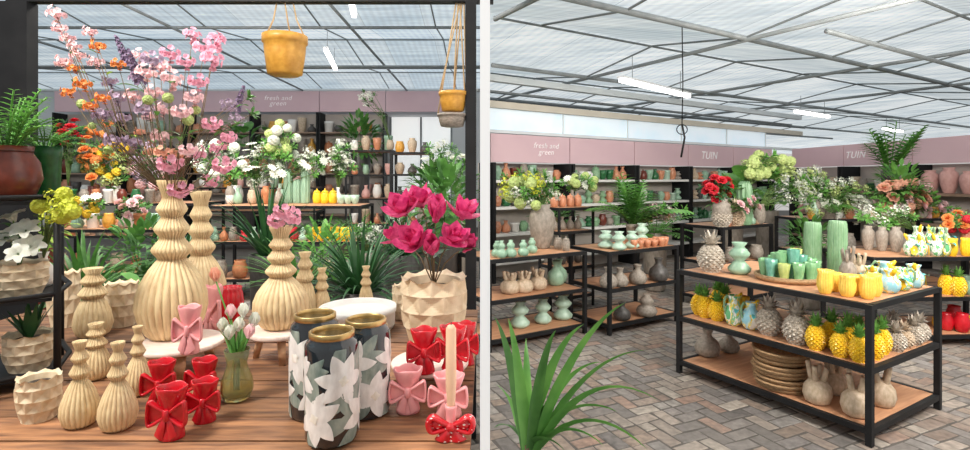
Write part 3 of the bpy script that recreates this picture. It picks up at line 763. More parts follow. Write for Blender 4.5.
for i,x in enumerate((.20,.52,.84,1.16)):
    o=A2+d2*(3.0+x); q=Vector((-math.sin(ang2),math.cos(ang2),0)); p=o+q*.2
    put('urn_vase','rosepot',(p.x,p.y,1.30),.25,[.38,.42,.36,.40][i],f"dusty pink vase, {ORD[i]} from left on the right wall upper shelf",'vase','large pink vases on the right wall')

# ---- lamps
def lamp(label,c,ang,L,zc):
    r=empty('fluorescent_light',c,ang); tag(r,label,'light')
    MB().box((0,0,.035),(L,.10,.03)).build('housing','lamphouse',r,False)
    MB().box((0,0,-.005),(L-.04,.07,.05)).build('tube','lamp',r,False)
    for s in (-.35,.35): MB().tube([(s*L,0,.05),(s*L,0,zc-c[2])],.005,6).build('rod','steel',r)
lamp('ceiling fluorescent light near the pink fascia, left greenhouse half',P(331,60,10.6),1.75,1.8,4.36)
lamp('ceiling fluorescent light at the top edge beside the hanging ochre pot',P(352,6,7.8),1.75,1.0,4.36)
lamp('long fluorescent light above the black tables, nearest on the right',Vector((2.57,7.73,2.88)),.76,2.05,3.24)
lamp('fluorescent light over the pink fascia corner, middle of right ceiling',P(813,114,11.0),.62,1.6,3.24)
lamp('farthest small fluorescent light above the right side fascia',P(893,130,14.0),.62,1.4,3.24)
r=empty('hanging_cable',P(682,30,5.8)); tag(r,'thin black cable with hook hanging from the ceiling above the plants','cable')
MB().tube([(0,0,.10),(0.01,0,-.6),(0,0,-1.05)],.006,6).build('cable','black',r)
MB().tube([(.0+.06*math.cos(a/12*2*PI),0,-1.11+.055*math.sin(a/12*2*PI)) for a in range(13)],.006,6).build('ring','black',r)
MB().tube([(0,0,-1.05),(.03,0,-1.2),(-.01,0,-1.42)],.011,6).build('hook','black',r)

# ================================================================ LEFT FOREGROUND
ZT=.83
r=empty('display_table',(-1.25,2.0,0)); tag(r,'wide display table of weathered brown wooden planks carrying vases','table')
for i in range(13):
    MB().box((0,-.96+i*.142+.03,ZT-.02-.0010*(i%3)),(2.42,.135,.04)).build('plank','plank',r,False)
for x in (-1.1,1.1):
    for y in (-.85,.75): MB().box((x,y,(ZT-.09)/2),(.08,.08,ZT-.09)).build('leg','black',r,False)
MB().box((0,-.1,ZT-.067),(2.3,1.75,.045)).build('underframe','black',r,False)
r=empty('hanging_rack',(-1.2,3.12,0)); tag(r,'tall black steel rack behind the plank table carrying hanging pots','rack')
MB().box((-1.60,0,1.3),(.17,.08,2.6)).build('post','black',r,False)
MB().box((1.115,0,1.3),(.065,.06,2.6)).build('post','black',r,False)
MB().box((-.2,0,2.635),(2.9,.06,.07)).build('top_rail','black',r,False)

def st(px,py,z,d,label):
    loc=S(px,py,z); put('display_stool','blushwood',loc-Vector((0,0,z-ZT)),d,z-ZT,label,'stool',None,0)
st(181,340,.94,.30,'pale round wooden stool carrying the tallest ribbed vase and a pink bow')
st(279,328,.95,.235,'pale round wooden stool carrying the broad ribbed vase with pink blossom')
st(430,360,.91,.27,'pale round wooden stool under the red bow vases at right')
puts('wide_vessel','white',358,328,ZT,78,22,'broad shallow white round vessel behind the dark floral vases','vessel')
GV='cream ribbed vases on the plank table'
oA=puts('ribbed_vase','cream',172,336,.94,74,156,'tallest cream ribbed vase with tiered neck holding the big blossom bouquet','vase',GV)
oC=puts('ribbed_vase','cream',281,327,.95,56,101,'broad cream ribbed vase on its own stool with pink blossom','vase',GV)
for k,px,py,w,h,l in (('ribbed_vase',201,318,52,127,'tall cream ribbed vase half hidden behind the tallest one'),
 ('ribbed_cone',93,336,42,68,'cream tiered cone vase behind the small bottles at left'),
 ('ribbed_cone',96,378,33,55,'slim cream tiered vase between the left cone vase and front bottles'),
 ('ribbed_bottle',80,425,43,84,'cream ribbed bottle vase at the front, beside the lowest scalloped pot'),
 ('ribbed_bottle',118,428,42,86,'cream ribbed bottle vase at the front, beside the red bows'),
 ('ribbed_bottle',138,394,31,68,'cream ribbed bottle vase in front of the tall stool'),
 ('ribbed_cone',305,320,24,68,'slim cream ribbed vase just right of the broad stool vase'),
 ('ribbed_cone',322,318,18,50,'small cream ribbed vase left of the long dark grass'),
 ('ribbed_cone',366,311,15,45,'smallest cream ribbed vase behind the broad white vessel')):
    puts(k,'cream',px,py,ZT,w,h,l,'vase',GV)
GF='scalloped beige pots'
oP=puts('faceted_pot','facet',434,340,ZT,66,66,'large cream scalloped pot holding the magenta magnolias','pot',GF,.2)
for px,py,w,h,l in ((39,418,49,44,'beige scalloped pot lowest at left front corner'),(64,326,36,56,'beige scalloped pot at the left behind the cone vase'),
  (122,325,36,44,'beige scalloped pot under green leaves left of the tallest vase'),(403,318,22,34,'small beige scalloped pot left of the magnolia pot')):
    puts('faceted_pot','facet',px,py,ZT,w,h,l,'pot',GF)
GB='bow vases on the plank table'
for mt,px,py,z,w,h,rz,l in (('red',162,404,ZT,36,44,.1,'red bow vase, back left of the four beside the glass vase'),
 ('red',205,402,ZT,34,44,-.1,'red bow vase, back right of the four beside the glass vase'),
 ('red',172,437,ZT,42,52,.0,'red bow vase at the very front of the group of four'),
 ('red',205,421,ZT,34,42,.2,'red bow vase, front right of the four beside the glass vase'),
 ('pink',190,353,.94,30,48,.1,'pink bow vase on the tall stool edge'),
 ('pink',213,343,ZT,27,58,-.2,'pink bow vase behind the tall stool'),
 ('red',424,372,.91,32,44,.1,'red bow vase left on the right stool'),
 ('red',453,371,.91,32,46,-.1,'red bow vase right on the right stool'),
 ('red',466,364,ZT,24,42,0,'red bow vase at the right edge behind the stool'),
 ('pink',408,411,ZT,35,44,.1,'pink bow vase beside the dark floral vases'),
 ('pink',449,415,ZT,37,42,-.05,'pink bow vase behind the taper candle')):
    o=puts('bow_vase',mt,px,py,z,w*.92,h,l,'vase',GB,rz)
puts('ribbed_pot','red',229,325,ZT,30,38,'red ribbed pot behind the white tulips','pot')
GD='dark floral vases'
for px,py,w,h,rz,l in ((332,438,54,108,.0,'dark vase printed with white magnolias, frontmost of three'),(315,413,50,100,.9,'dark vase printed with white magnolias, left behind the front one'),(366,412,48,94,-1.1,'dark vase printed with white magnolias, right behind the front one')):
    puts('floral_vase','navy',px,py,ZT,w,h,l,'vase',GD,rz)
# slim pink candle stick with a dotted red bow at its foot, taper candle standing in it
loc=S(451,438,ZT); Yc=loc.y; u_=Yc/F
r=empty('candle_stick',loc); tag(r,'slim pink candle stick with a dotted red bow at its foot','candle holder')
MB().lathe([(.022,0),(.023,.004),(.015,.012),(.0125,.03),(.0125,.05),(.0145,.075),(.0170,.085),(.0170,.092),(.0125,.092),(.0115,.080)],24).build('socket','pink',r)
w,h=44*u_,27*u_
bw=empty('bow',(0,-.014,.002)); bw.parent=r; bw.scale=(w,w*.55,h)
for s in (-1,1):
    pth=catmull([(.02*s,.50,.12),(.20*s,.66,.20),(.40*s,.84,.24),(.50*s,.64,.25),(.43*s,.32,.23),(.20*s,.38,.18),(.02*s,.46,.12)],5)
    if s<0: pth=pth[::-1]
    MB().ribbon([(p[0],p[1]) for p in pth],[p[2] for p in pth],.07,16).build('loop','reddot',bw)
    MB().ell((s*.30,.02,.58),(.17,.16,.19),16,10).build('loop_fold','reddot',bw)
    MB().lathe([(.17,0),(.18,.03),(.12,.25),(.06,.5)],20,(s*.18,-.06,0),lambda th,z:1+.06*math.cos(4*th),Matrix.Rotation(s*-.25,4,'Y')).build('tail','reddot',bw)
MB().ell((0,-.12,.50),(.11,.16,.15)).build('knot','red',bw)
zb=ZT+.084
r2=empty('taper_candle',(loc.x,loc.y,zb)); tag(r2,'tan taper candle standing in the slim pink candle stick','candle')
hc=(EYE-(325-HY)/F*Yc)-zb
MB().lathe([(.0100,0),(.0112,.006),(.0150,hc*.3),(.0140,hc*.96),(.008,hc),(.002,hc)],20).build('wax','candle',r2)
MB().tube([(0,0,hc-.002),(.001,0,hc+.008)],.0012,5).build('wick','black',r2)
# glass vase + tulips
oG=puts('glass_vase','oliveglass',237,399,ZT,34,50,'olive green glass vase holding white and pink tulips','vase',None,0)
lg=oG.location; Yg=lg.y
GT='tulips in the olive glass vase'
for i,(px,py,mt,l) in enumerate(((223,322,'whiteflower','white tulip leaning left in the glass vase'),(231,309,'palepink','tall blush tulip, left of the two highest'),(243,308,'whiteflower','tall white tulip, right of the two highest'),(254,317,'whiteflower','white tulip leaning right in the glass vase'),(229,330,'whiteflower','low white tulip in front, left side of the bunch'),(248,329,'palepink','low blush tulip in front, right side of the bunch'),(238,322,'whiteflower','white tulip in the middle of the bunch'),(216,272,'peach','peach tulip rising above the others by the red pot'))):
    t=empty('tulip',lg+Vector((R.uniform(-.01,.01),R.uniform(-.01,.01),.03))); tag(t,l,'tulip',GT)
    tip=P(px,py+9,Yg+R.uniform(-.03,.03))-t.location
    MB().tube([(0,0,0),tuple(Vector((tip.x*.15,tip.y*.1,tip.z*.5))),tuple(tip)],.0024,6).build('stem','leafbright',t)
    b=bpy.data.objects.new('bloom',bloom('tulip',mt)); COL.objects.link(b); b.parent=t; b.location=tip; b.scale=(.022,)*3; b.rotation_euler=(R.uniform(-.2,.2),tip.x*2,R.uniform(0,2))
    a=R.uniform(0,6.28); MB().leaf((0,0,.09),(math.cos(a)*.4,math.sin(a)*.4,1),.15,.026,.6,6,.3).build('leaf','leafbright',t)
# blossoms in broad vase
mc=oC.location+Vector((0,0,oC.scale.z*.9))
bouquet('pink cherry blossom sprig in the broad ribbed vase',mc,[P(284,211,2.0),P(279,220,2.05),P(291,218,2.1)],[('cluster','cherry')],.034,name='blossom_sprig',cat='blossom')
# big bouquet
ma=oA.location+Vector((0,0,oA.scale.z*.88)); YA=oA.location.y
BR=[('pink cherry blossom branch at top right of the big bouquet','cherry',[(192,36),(170,54),(212,60),(198,82),(216,42),(186,62),(204,50)],.031),
('pink cherry blossom branch reaching far top left','palepink',[(56,14),(68,38),(90,32),(78,55),(96,62),(64,62),(74,46),(60,28)],.023),
('pink cherry blossom branch at the centre of the big bouquet','palepink',[(154,92),(182,112),(194,98),(172,80),(163,110),(146,72)],.030),
('pink cherry blossom branch drooping low right','cherry',[(212,124),(218,148),(196,154),(180,189),(171,164),(224,164),(210,180),(228,138)],.032),
('orange blossom branch at the left of the bouquet','orange',[(82,84),(102,98),(74,68),(98,46),(108,124),(90,106),(68,92),(118,64)],.022),
('lilac flower branch in the upper middle','lilac',[(116,98),(136,78),(144,110),(110,82),(152,60)],.026),
('lilac grey flower branch on the left side','lilac',[(102,114),(114,140),(132,142),(122,118)],.025),
('pale pink branch through the middle of the bouquet','palepink',[(150,116),(160,136),(140,56),(188,150),(132,96),(160,66)],.026),
('peach filler branch low in the bouquet','peach',[(150,152),(163,152),(178,154),(140,132)],.022)]
for l,mt,tp,sz in BR:
    bouquet(l,ma+rv()*.012,[P(x,y,YA+R.uniform(-.2,.2)) for x,y in tp],[('cluster',mt)],sz,leafm='leaflime' if mt in('orange',) else 'leaf',stemm='twig',name='blossom_branch',cat='branch',group='branches of the big bouquet',leaves=1,curve=-.14,stemr=.0016)
bouquet('dark purple flower spike stems at the top of the bouquet',ma,[P(122,50,YA+.0),P(134,66,YA-.1),P(240,98,YA+.15)],[('spike','purple')],.042,stemm='twig',name='flower_spike',cat='branch',group='branches of the big bouquet',leaves=1,stemr=.0014)
bouquet('yellow green buds and filler flowers in the bouquet',ma,[P(82,104,YA),P(92,126,YA+.1),P(108,150,YA),P(188,120,YA-.15),P(168,98,YA-.12),P(196,110,YA-.1),P(148,100,YA-.15)],[('pom','limeflower')],.019,stemm='stem',name='blossom_branch',cat='branch',group='branches of the big bouquet',stemr=.0013)
bouquet('pale lilac and white sprigs hanging right of the bouquet',ma,[P(228,106,YA+.1),P(248,98,YA+.1),P(236,120,YA+.2),P(252,114,YA)],[('spray','lilac'),('leafy','leaf')],.034,stemm='twig',name='blossom_branch',cat='branch',group='branches of the big bouquet',stemr=.0013)
# magenta magnolias
mp=oP.location+Vector((0,0,oP.scale.z*.82)); YP=oP.location.y
bouquet('magenta magnolia bouquet in the large scalloped pot',mp,[P(x,y,YP+d) for x,y,d in ((402,208,0),(414,240,-.1),(436,216,-.05),(454,238,-.1),(464,212,.05),(432,250,-.12),(396,236,.1),(420,200,.05),(466,248,-.05))],[('magnolia','magenta'),('magnolia','magenta'),('magnolia_bud','magenta')],.060,leafm='leafdark',stemm='twig',name='magnolia_bouquet',cat='bouquet',lean=.30,stemr=.003,leaves=1,jit=.22)
# plant rack at left
RA=.66; RX,RY=-1.800,1.804
r=empty('plant_rack',(RX,RY,ZT),RA); tag(r,'black curved metal plant rack at the left edge of the table','plant rack')
HX,HY_=.25,.20
def rk(lx,ly,z): c,s=math.cos(RA),math.sin(RA); return Vector((RX+lx*c-ly*s,RY+lx*s+ly*c,z))
for x in (-HX,HX):
    for y in (-HY_,HY_): MB().tube([(x,y,0),(x,y,.655)],.011,8).build('post','black',r)
for z in (.04,.30,.635):
    MB().box((0,0,z),(2*HX-.03,2*HY_-.03,.012)).build('shelf','black',r,False)
    MB().tube([(-HX,-HY_,z+.02),(0,-HY_-.05,z+.02),(HX,-HY_,z+.02),(HX+.03,0,z+.02),(HX,HY_,z+.02)],.009,8).build('rail','black',r)
zr=[ZT+z+.006 for z in (.04,.30,.635)]
plant('glossy brown red pot with bright green fern on the rack top',rk(.11,-.08,zr[2]),'round_pot','brownpot',.20,.19,'fern',.21,28,'leafbright','potted_fern','plant',None,(.65,1.45),.05,1.2)
plant('dark green glazed pot with fern behind the brown pot',rk(.205,.10,zr[2]),'cylinder_pot','darkgreen',.11,.20,'fern',.17,16,'leafbright','potted_fern','plant',None,(.5,1.4),.05,1.2)
o=put('faceted_pot','facet',rk(.14,-.05,zr[1]),.17,.12,'beige scalloped pot holding lilies on the middle rack shelf','pot',GF)
bouquet('white lilies on the middle rack shelf',o.location+Vector((0,0,.09)),[P(12,218,1.85),P(26,230,1.8),P(8,238,1.8),P(30,246,1.8),P(18,254,1.75)],[('lily','whiteflower')],.038,leafm='leaf',cat='bouquet')
o=put('bottle_vase','white',rk(.20,.09,zr[1]),.08,.13,'small white vase under the lime flowers on the rack','vase')
bouquet('lime green flower bunch beside the white lilies on the rack',o.location+Vector((0,0,.1)),[P(40,206,1.78),P(55,204,1.74),P(68,206,1.76),P(48,216,1.74),P(62,216,1.74),P(74,202,1.76),P(64,194,1.78),P(50,196,1.78),P(72,212,1.74),P(58,210,1.72)],[('pom','chartreuse'),('spray','chartreuse')],.026,leafm='leaflime',cat='bouquet')
o=put('faceted_pot','facet',rk(.17,-.08,zr[0]),.15,.13,'beige scalloped pot with small snake plant on the lowest rack shelf','pot',GF)
plant('small snake plant growing in the lowest rack pot',o.location+Vector((0,0,.10)),None,None,.05,.0,'grass',.16,12,'leafdark','snake_plant','plant',None,(1.0,1.4),.03,.3)
# hanging pots
def hang(label,px,py,w,h,mat,topx,fol=None):
    c=P(px,py,3.12); W=w*3.12/F*.95; H=h*3.12/F; zr_=2.60-c.z
    r=empty('hanging_pot',c); tag(r,label,'hanging pot')
    o=MB().lathe([(.30,0),(.40,.05),(.47,.6),(.48,.8),(.52,.82),(.52,1),(.46,1),(.42,.8)],32).build('pot',mat,r); o.scale=(W,W,H)
    for s,y in ((-1,0),(1,0),(0,.9)):
        MB().tube([(s*W*.5,y*W*.5,H*.9),(s*W*.5*.55+(topx-px)*3.12/F*.5,y*W*.2,(zr_+H)/2),((topx-px)*3.12/F+s*(.05 if topx==px else .012),0,zr_)],.005,6).build('rope','rope',r)
hang('ochre yellow hanging pot at the top centre of the left half',285,76,44,40,'ochre',285)
hang('small ochre hanging pot on knotted ropes beside the right post',453,112,29,20,'ochre',462)
hang('small grey hanging pot beneath the small ochre one',452,127,30,13,'grey',458)
# plants behind the table
for i,(x,y,ph,sz,n,mt,wd,el,l) in enumerate(((-.84,3.5,.80,.64,100,'leafdark',.032,(.35,1.45),'tall dark planter with long arching dark green grass behind the floral vases'),
 (-.70,4.5,.90,.56,72,'leafdark',.036,(.4,1.4),'tall dark planter with long green grass left of the magnolias'),
 (-1.45,4.0,.72,.54,64,'leaf',.032,(.4,1.4),'dark planter of strappy grass right behind the broad ribbed vase'),
 (-2.78,3.6,.76,.56,64,'leaf',.042,(.3,1.35),'dark planter with broad green blades behind the left cone vase'),
 (-2.62,4.5,.86,.54,52,'leafdark',.038,(.5,1.4),'dark strappy plant left of the tallest vase'),
 (-2.0,4.8,.85,.80,56,'leafdark',.042,(.8,1.5),'dark spiky plant between the tallest vase and the far table'))):
    plant(l,(x,y,0),'cylinder_pot','darkgrey',.34,ph,'grass',sz,n,mt,'potted_grass','plant',None,el,wd,1.2)
plant('small leafy plant low left of the tallest vase',(-2.18,3.4,0),'cylinder_pot','darkgrey',.28,.66,'broad',.42,30,'leafbright','potted_plant','plant',None,(.3,1.4))
plant('bright yellow green shrub by the rack in the left background',(-3.9,4.5,0),'cylinder_pot','brownpot',.36,.95,'bush',.50,140,'leaflime','potted_shrub','plant',None,split=False)
plant('green leafy plant at right edge behind the black post',(-.40,5.2,0),'cylinder_pot','darkgrey',.36,1.05,'bush',.70,180,'leaf','potted_shrub','plant',None,split=False)
plant('leafy green bush low behind the left cone vase',(-3.3,5.0,0),'cylinder_pot','darkgrey',.36,.6,'bush',.58,160,'leaf','potted_shrub','plant',None,split=False)
plant('leafy green bush low between the broad ribbed vase and the far table',(-1.75,5.6,0),'cylinder_pot','darkgrey',.36,.5,'bush',.60,160,'leafbright','potted_shrub','plant',None,split=False)

# ================================================================ LEFT MIDGROUND
m1=table('display_rack','black framed three level display table in the left middle distance',(-3.50,6.5),0,1.95,.75,(1.2,.75,.28))
m2=table('display_rack','black framed display table at far left behind the bouquet',(-6.3,7.2),0,2.3,.8,(1.2,.75,.28))
m3=table('display_rack','tall narrow black rack of pale pots in the left distance',(-2.75,10.2),0,.95,.5,(2.1,1.62,1.15,.65,.2),'tablewood')
m4=table('display_rack','tall black rack of tan pots right of the pale pot rack',(-1.65,9.0),0,.72,.5,(2.0,1.62,1.15,.65,.2),'tablewood')
m5=table('display_rack','low black framed table of small pots in front of the far left table',(-4.95,5.75),0,1.35,.6,(.98,.5,.15))
m6=table('display_rack','black framed table of mixed pots before the far left shelves',(-6.2,11.0),0,2.6,.7,(1.35,.85,.3))
for i,px in enumerate((317,325,333)): tput(m1,0,'lidded_jar','yellow',px,203.5,9,15,f"yellow lidded jar, {ORD[i]} from left on the middle distance table top",'jar','yellow jars on the left table')
for i,px in enumerate((341,348,355)): tput(m1,0,'bowl','palemint',px,204,9,9,f"pale green bowl, {ORD[i]} from left beside the yellow jars",'bowl','green bowls on the left table')
for i,px in enumerate((291,300,308)): tput(m1,0,'cactus_vase','mint',px,203,9,[34,24,38][i],f"green ribbed vase, {ORD[i]} from left beside the yellow jars",'vase','green vases on the left table')
for i,px in enumerate((214,226,238,252,266,279)): tput(m1,0,['round_pot','urn_vase','bottle_vase'][i%3],['white','grey','mint','beige','terracotta','grey'][i],px,204,10,[14,18,16][i%3],f"{['white','grey','mint','beige','terracotta','dark grey'][i]} vase, {ORD[i]} from left on the middle distance table top",'vase','vases on the left table top')
for i,px in enumerate((312,320,328,336,344,351)): tput(m1,1,'tulip_cup','yellow',px,241,8,14,f"yellow tulip cup, {ORD[i]} from left on the left table's middle shelf",'cup','yellow cups on the left table')
for i,px in enumerate((215,224,233,244,254,264,274,284,294,303)): tput(m1,1,['gourd_vase','bulb_vase','round_pot'][i%3],['mint','terracotta','grey','redflower','palemint'][i%5],px,241,9,14,f"{['mint','terracotta','grey','red','pale green'][i%5]} small vase, {ORD[i]} from left on left table's middle shelf",'vase','small vases on the left table middle shelf')
for i,px in enumerate((220,240,262,285,308,330,348)): tput(m1,2,'round_pot',['grey','terracotta','beige'][i%3],px,278,16,18,f"{['grey','terracotta','beige'][i%3]} round pot, {ORD[i]} from left on left table's bottom shelf",'pot','pots on the left table bottom shelf')
for i,px in enumerate((58,72,84,96,108,122,136,150,166)): tput(m2,0,['round_pot','cylinder_pot','urn_vase'][i%3],['brownpot','darkgreen','grey','terracotta','white'][i%5],px,203,11,14,f"{['brown','dark green','grey','terracotta','white'][i%5]} pot, {ORD[i]} from left on the far left table",'pot','pots on the far left table')
for i,px in enumerate((64,80,96,112,128,144,160)): tput(m2,1,['cylinder_pot','round_pot'][i%2],['terracotta','beige','grey'][i%3],px,236,13,16,f"{['terracotta','beige','grey'][i%3]} pot, {ORD[i]} from left on far left table's middle shelf",'pot','pots on the far left table middle shelf')
for i in range(7):
    put(['round_pot','bulb_vase','cylinder_pot'][i%3],['terracotta','mint','white','ochre','grey'][i%5],at(m5,0,.14+i*.178,.16),.13,.17,f"{['terracotta','mint','white','ochre','grey'][i%5]} small pot, {ORD[i]} from left on the low far left table",'pot','pots on the low far left table')
for i in range(6):
    put(['gourd_vase','round_pot'][i%2],['beige','terracotta','darkgrey'][i%3],at(m5,1,.16+i*.205,.16),.15,.2,f"{['beige','terracotta','dark grey'][i%3]} pot, {ORD[i]} from left on the low far left table's shelf",'pot','pots on the low far left shelf')
for i in range(10):
    put(['round_pot','bottle_vase','urn_vase','lidded_jar'][i%4],['white','mint','ochre','rosepot','grey'][i%5],at(m6,0,.16+i*.25,.18),.19,[.24,.34,.30,.28][i%4],f"{['white','mint','ochre','rose','grey'][i%5]} pot, {ORD[i]} from left on the table before far left shelves",'pot','pots on the table before the far left shelves')
for lv,z in enumerate((2.1,1.62,1.15,.65)):
    for i in range(4):
        k=R.uniform(.7,1.15); loc=Vector((-2.75+.14+.225*i,10.42,z)); put(['round_pot','cylinder_pot','urn_vase','bottle_vase','bowl'][(i*2+lv*3)%5],['white','beige','copper','mint','grey','rosepot'][(i+2*lv)%6],loc,.18*min(1,k),.26*k,f"small pot, {ORD[i]} from left on {['top','upper','middle','lower'][lv]} level of the pale pot rack",'pot','pots on the pale pot rack')
    for i in range(3):
        k=R.uniform(.7,1.15); loc=Vector((-1.65+.14+.22*i,9.22,z if lv else 2.0)); put(['round_pot','urn_vase','bottle_vase'][(i+lv)%3],['ochre','beige','darkgrey','white','terracotta'][(i+lv)%5],loc,.17,.25*k,f"tan toned pot, {ORD[i]} from left on {['top','upper','middle','lower'][lv]} level of the tan rack",'pot','pots on the tan rack')
def bqpot(label,pl,pk,pm,pw,ph,t,lev,px,py,cx,cy,rx,ry,n,kinds,spx,leafm='leaf',dy=.14):
    loc=on(t,lev,px,py); w,h=pxsize(loc,pw,ph); put(pk,pm,loc,w,h,pl,'vase',None)
    b=loc+Vector((0,0,h*.85)); return bouquet(label,b,tipsaround(cx,cy,loc.y,rx,ry,n,dy),kinds,spx*loc.y/F,leafm=leafm)
WF='whiteflower'
bqpot('white and green hydrangea bunch behind the spiky plant','white vase under the hydrangea bunch, left table','round_pot','white',14,18,m1,0,222,203,218,162,25,22,22,[('pom',WF),('leafy','leafbright'),('spray',WF)],6)
bqpot('white daisies in the centre of the left table','grey vase under the white daisies, left table','urn_vase','grey',12,18,m1,0,258,203,260,164,24,22,30,[('daisy',WF),('daisy',WF),('leafy','leafbright'),('spray',WF)],5)
bqpot('tall white lime hydrangeas left of the green vases','pale green vase under the tall lime hydrangeas','bottle_vase','palemint',11,20,m1,0,283,203,282,142,17,20,18,[('pom','limeflower'),('pom',WF),('leafy','leafbright')],5.5)
bqpot('loose white flowers over the yellow jars','small white vase under loose white flowers','bottle_vase','white',8,16,m1,0,346,202,342,158,15,17,20,[('spray',WF),('leafy','leafbright'),('daisy',WF)],5)
bqpot('low white blossoms spilling right behind the broad ribbed vase','small pale vase under low white blossoms','round_pot','palemint',8,14,m1,0,308,200,310,164,17,14,20,[('spray',WF),('daisy',WF),('leafy','leafbright')],5)
bqpot('orange flower bunch at far left table','brown vase under the orange bunch, far left table','round_pot','brownpot',12,16,m2,0,92,202,92,152,17,27,22,[('pom','orange'),('rose','orange'),('leafy','leaf')],5)
bqpot('red flower bunch at far left edge table','dark vase under the red bunch, far left table','round_pot','darkgrey',12,16,m2,0,68,202,70,134,13,16,14,[('rose','redflower'),('leafy','leafdark')],5.5)
bqpot('yellow flower bunch on the far left table','white vase under the yellow bunch, far left table','round_pot','white',12,16,m2,0,116,202,112,164,17,24,20,[('pom','yellowflower'),('leafy','leaf'),('spray','limeflower')],5)
bqpot('lilac flower bunch right on the far left table','grey vase under the lilac bunch, far left table','urn_vase','grey',12,16,m2,0,158,202,150,168,18,22,18,[('spray','lilac'),('leafy','leaf'),('pom','palepink')],6)
bqpot('small yellow and white bunch on the low far left table','ochre vase under the small yellow bunch','round_pot','ochre',12,16,m5,0,92,228,90,206,16,12,14,[('pom','yellowflower'),('daisy',WF),('leafy','leafbright')],5)
bqpot('small pink bunch on the low far left table','white vase under the small pink bunch','round_pot','white',12,16,m5,0,132,228,132,208,16,12,14,[('rose','palepink'),('leafy','leaf')],5)
bqpot('small peach bunch on the table before the far left shelves','rose vase under the small peach bunch','round_pot','rosepot',8,10,m6,0,246,186,246,166,10,8,10,[('rose','peach'),('leafy','leaf')],3.5)
bqpot('white blossom bunch on top of the pale pot rack','small beige vase on the pale pot rack','round_pot','beige',8,10,m3,0,368,97,368,98,9,7,8,[('spray',WF),('leafy','leaf')],4)
plant('small green tree plant in front of the far shelves',(-2.9,12.0,0),'cylinder_pot','darkgrey',.5,2.1,'bush',1.0,170,'leaf','potted_tree','plant',None,split=False)
plant('tall green plant in the left distance above white flowers',(-6.0,13.0,0),'cylinder_pot','darkgrey',.5,2.3,'broad',1.2,30,'leaf','potted_tree','plant',None,(.5,1.5))
plant('green ferny plant on the floor at the right distance, left half',(-.75,7.6,0),'cylinder_pot','grey',.5,1.15,'bush',.70,170,'leaf','potted_shrub','plant',None,split=False)
plant('wide green fern on the floor beside the pale pot rack',(-2.1,8.2,0),'cylinder_pot','grey',.45,.6,'fern',.6,24,'leafbright','potted_fern','plant',None,(.2,1.3))
for l,px,py,Y,bpy_,rx,ry,n,k,sp in (('white flower bush beside the tan rack at right',440,158,7.6,205,18,16,24,[('leafy','leafbright'),('daisy',WF),('leafy','leaf'),('spray',WF)],5),
('white rose bush in the right distance under the hanging pots',458,168,6.6,225,14,16,18,[('leafy','leaf'),('rose',WF),('leafy','leafbright')],5.5),
('white blossom bush low in front of the racks',402,210,6.9,238,14,8,16,[('spray',WF),('leafy','leafbright')],4.5),
('green and white bush left of the low rack blossoms',366,232,6.0,256,13,8,14,[('leafy','leaf'),('spray',WF)],5)):
    b=P(px,bpy_,Y); put('cylinder_pot','grey',(b.x,b.y,0),.30,b.z+.05,'tall grey planter under the '+l.split(' beside')[0].split(' in the')[0].split(' low')[0].split(' left')[0]+', right distance','planter')
    bouquet(l,b,tipsaround(px,py,Y,rx,ry,n,.2),k,sp*Y/F)

# ================================================================ RIGHT
AN=VA; LV=(.82,.45,.10)
t1=table('display_table','nearest black framed three level table with warm wooden shelves',(2.22,2.985),AN,.98,1.36,LV)
t2=table('display_table','black framed table at the left edge of the right half',(.03,4.6),AN,1.15,.6,LV)
t3=table('display_table','black framed table beside the paved aisle with green bowls',(1.22,5.10),AN,1.02,.62,LV)
t4=table('display_table','black framed table at the right edge behind the nearest table',(3.55,4.75),.05,1.6,.7,LV)
t5=table('display_table','tall narrow black stand with copper pots behind the left tables',(.86,6.05),AN,.55,.40,(1.20,.92,.5,.15),'tablewood',.025)
t6=table('display_table','black stand with flower vases behind the nearest table',(2.75,6.0),AN,1.0,.6,(.98,.55,.12))
t7=table('display_table','long table full of plants at the right background',(4.3,6.9),.1,2.3,.7,(1.0,.55,.12))
def many(t,lev,kind,mat,lst,w,h,fmt,cat,group):
    for i,(px,py) in enumerate(lst):
        k=R.uniform(.92,1.1); tput(t,lev,kind,mat if isinstance(mat,str) else mat[i%len(mat)],px,py,w*k,h*R.uniform(.92,1.1),fmt.replace('#',ORD[i]),cat,group)
def local(t,lev,kind,mat,lst,w,h,fmt,cat,group,rz=None):
    for i,(x,y) in enumerate(lst):
        loc=at(t,lev,max(.07,x+R.uniform(-.014,.014)),max(.075,y+R.uniform(-.014,.014))); put(kind,mat if isinstance(mat,str) else mat[i%len(mat)],loc,w*R.uniform(.90,1.06),h*R.uniform(.86,1.12),fmt.replace('#',ORD[i]),cat,group,rz)
put('ceramic_pineapple','silver',at(t1,0,.16,1.16),.20,.33,'large silver grey ceramic pineapple on the nearest table top','pineapple')
put('stacked_vase','mint',at(t1,0,.25,.98),.165,.24,'mint stacked vase beside the large silver pineapple','vase')
lt=at(t1,0,.34,.66); w,h=.44,.042; put('round_tray','wicker',lt,w,h,'round woven tray carrying coloured glasses','tray')
for i in range(17):
    ring=i<11; a=2*PI*i/11 if ring else 2*PI*i/6+.4; q=.355*w if ring else .17*w
    ck=['greenglass','seaglass','yellowglass','greenglass','greenglass'][i%5]; cn=['green','sea green','yellow','green','green'][i%5]
    p=lt+Vector((q*math.cos(a),q*math.sin(a),h*.33)); put('tumbler',ck,p,.080,R.uniform(.12,.15) if ring else R.uniform(.17,.22),f"{cn} glass goblet on the woven tray, {ORD[i%11]} around its {'rim' if ring else 'centre'} from the right",'glass','goblets on the woven tray')
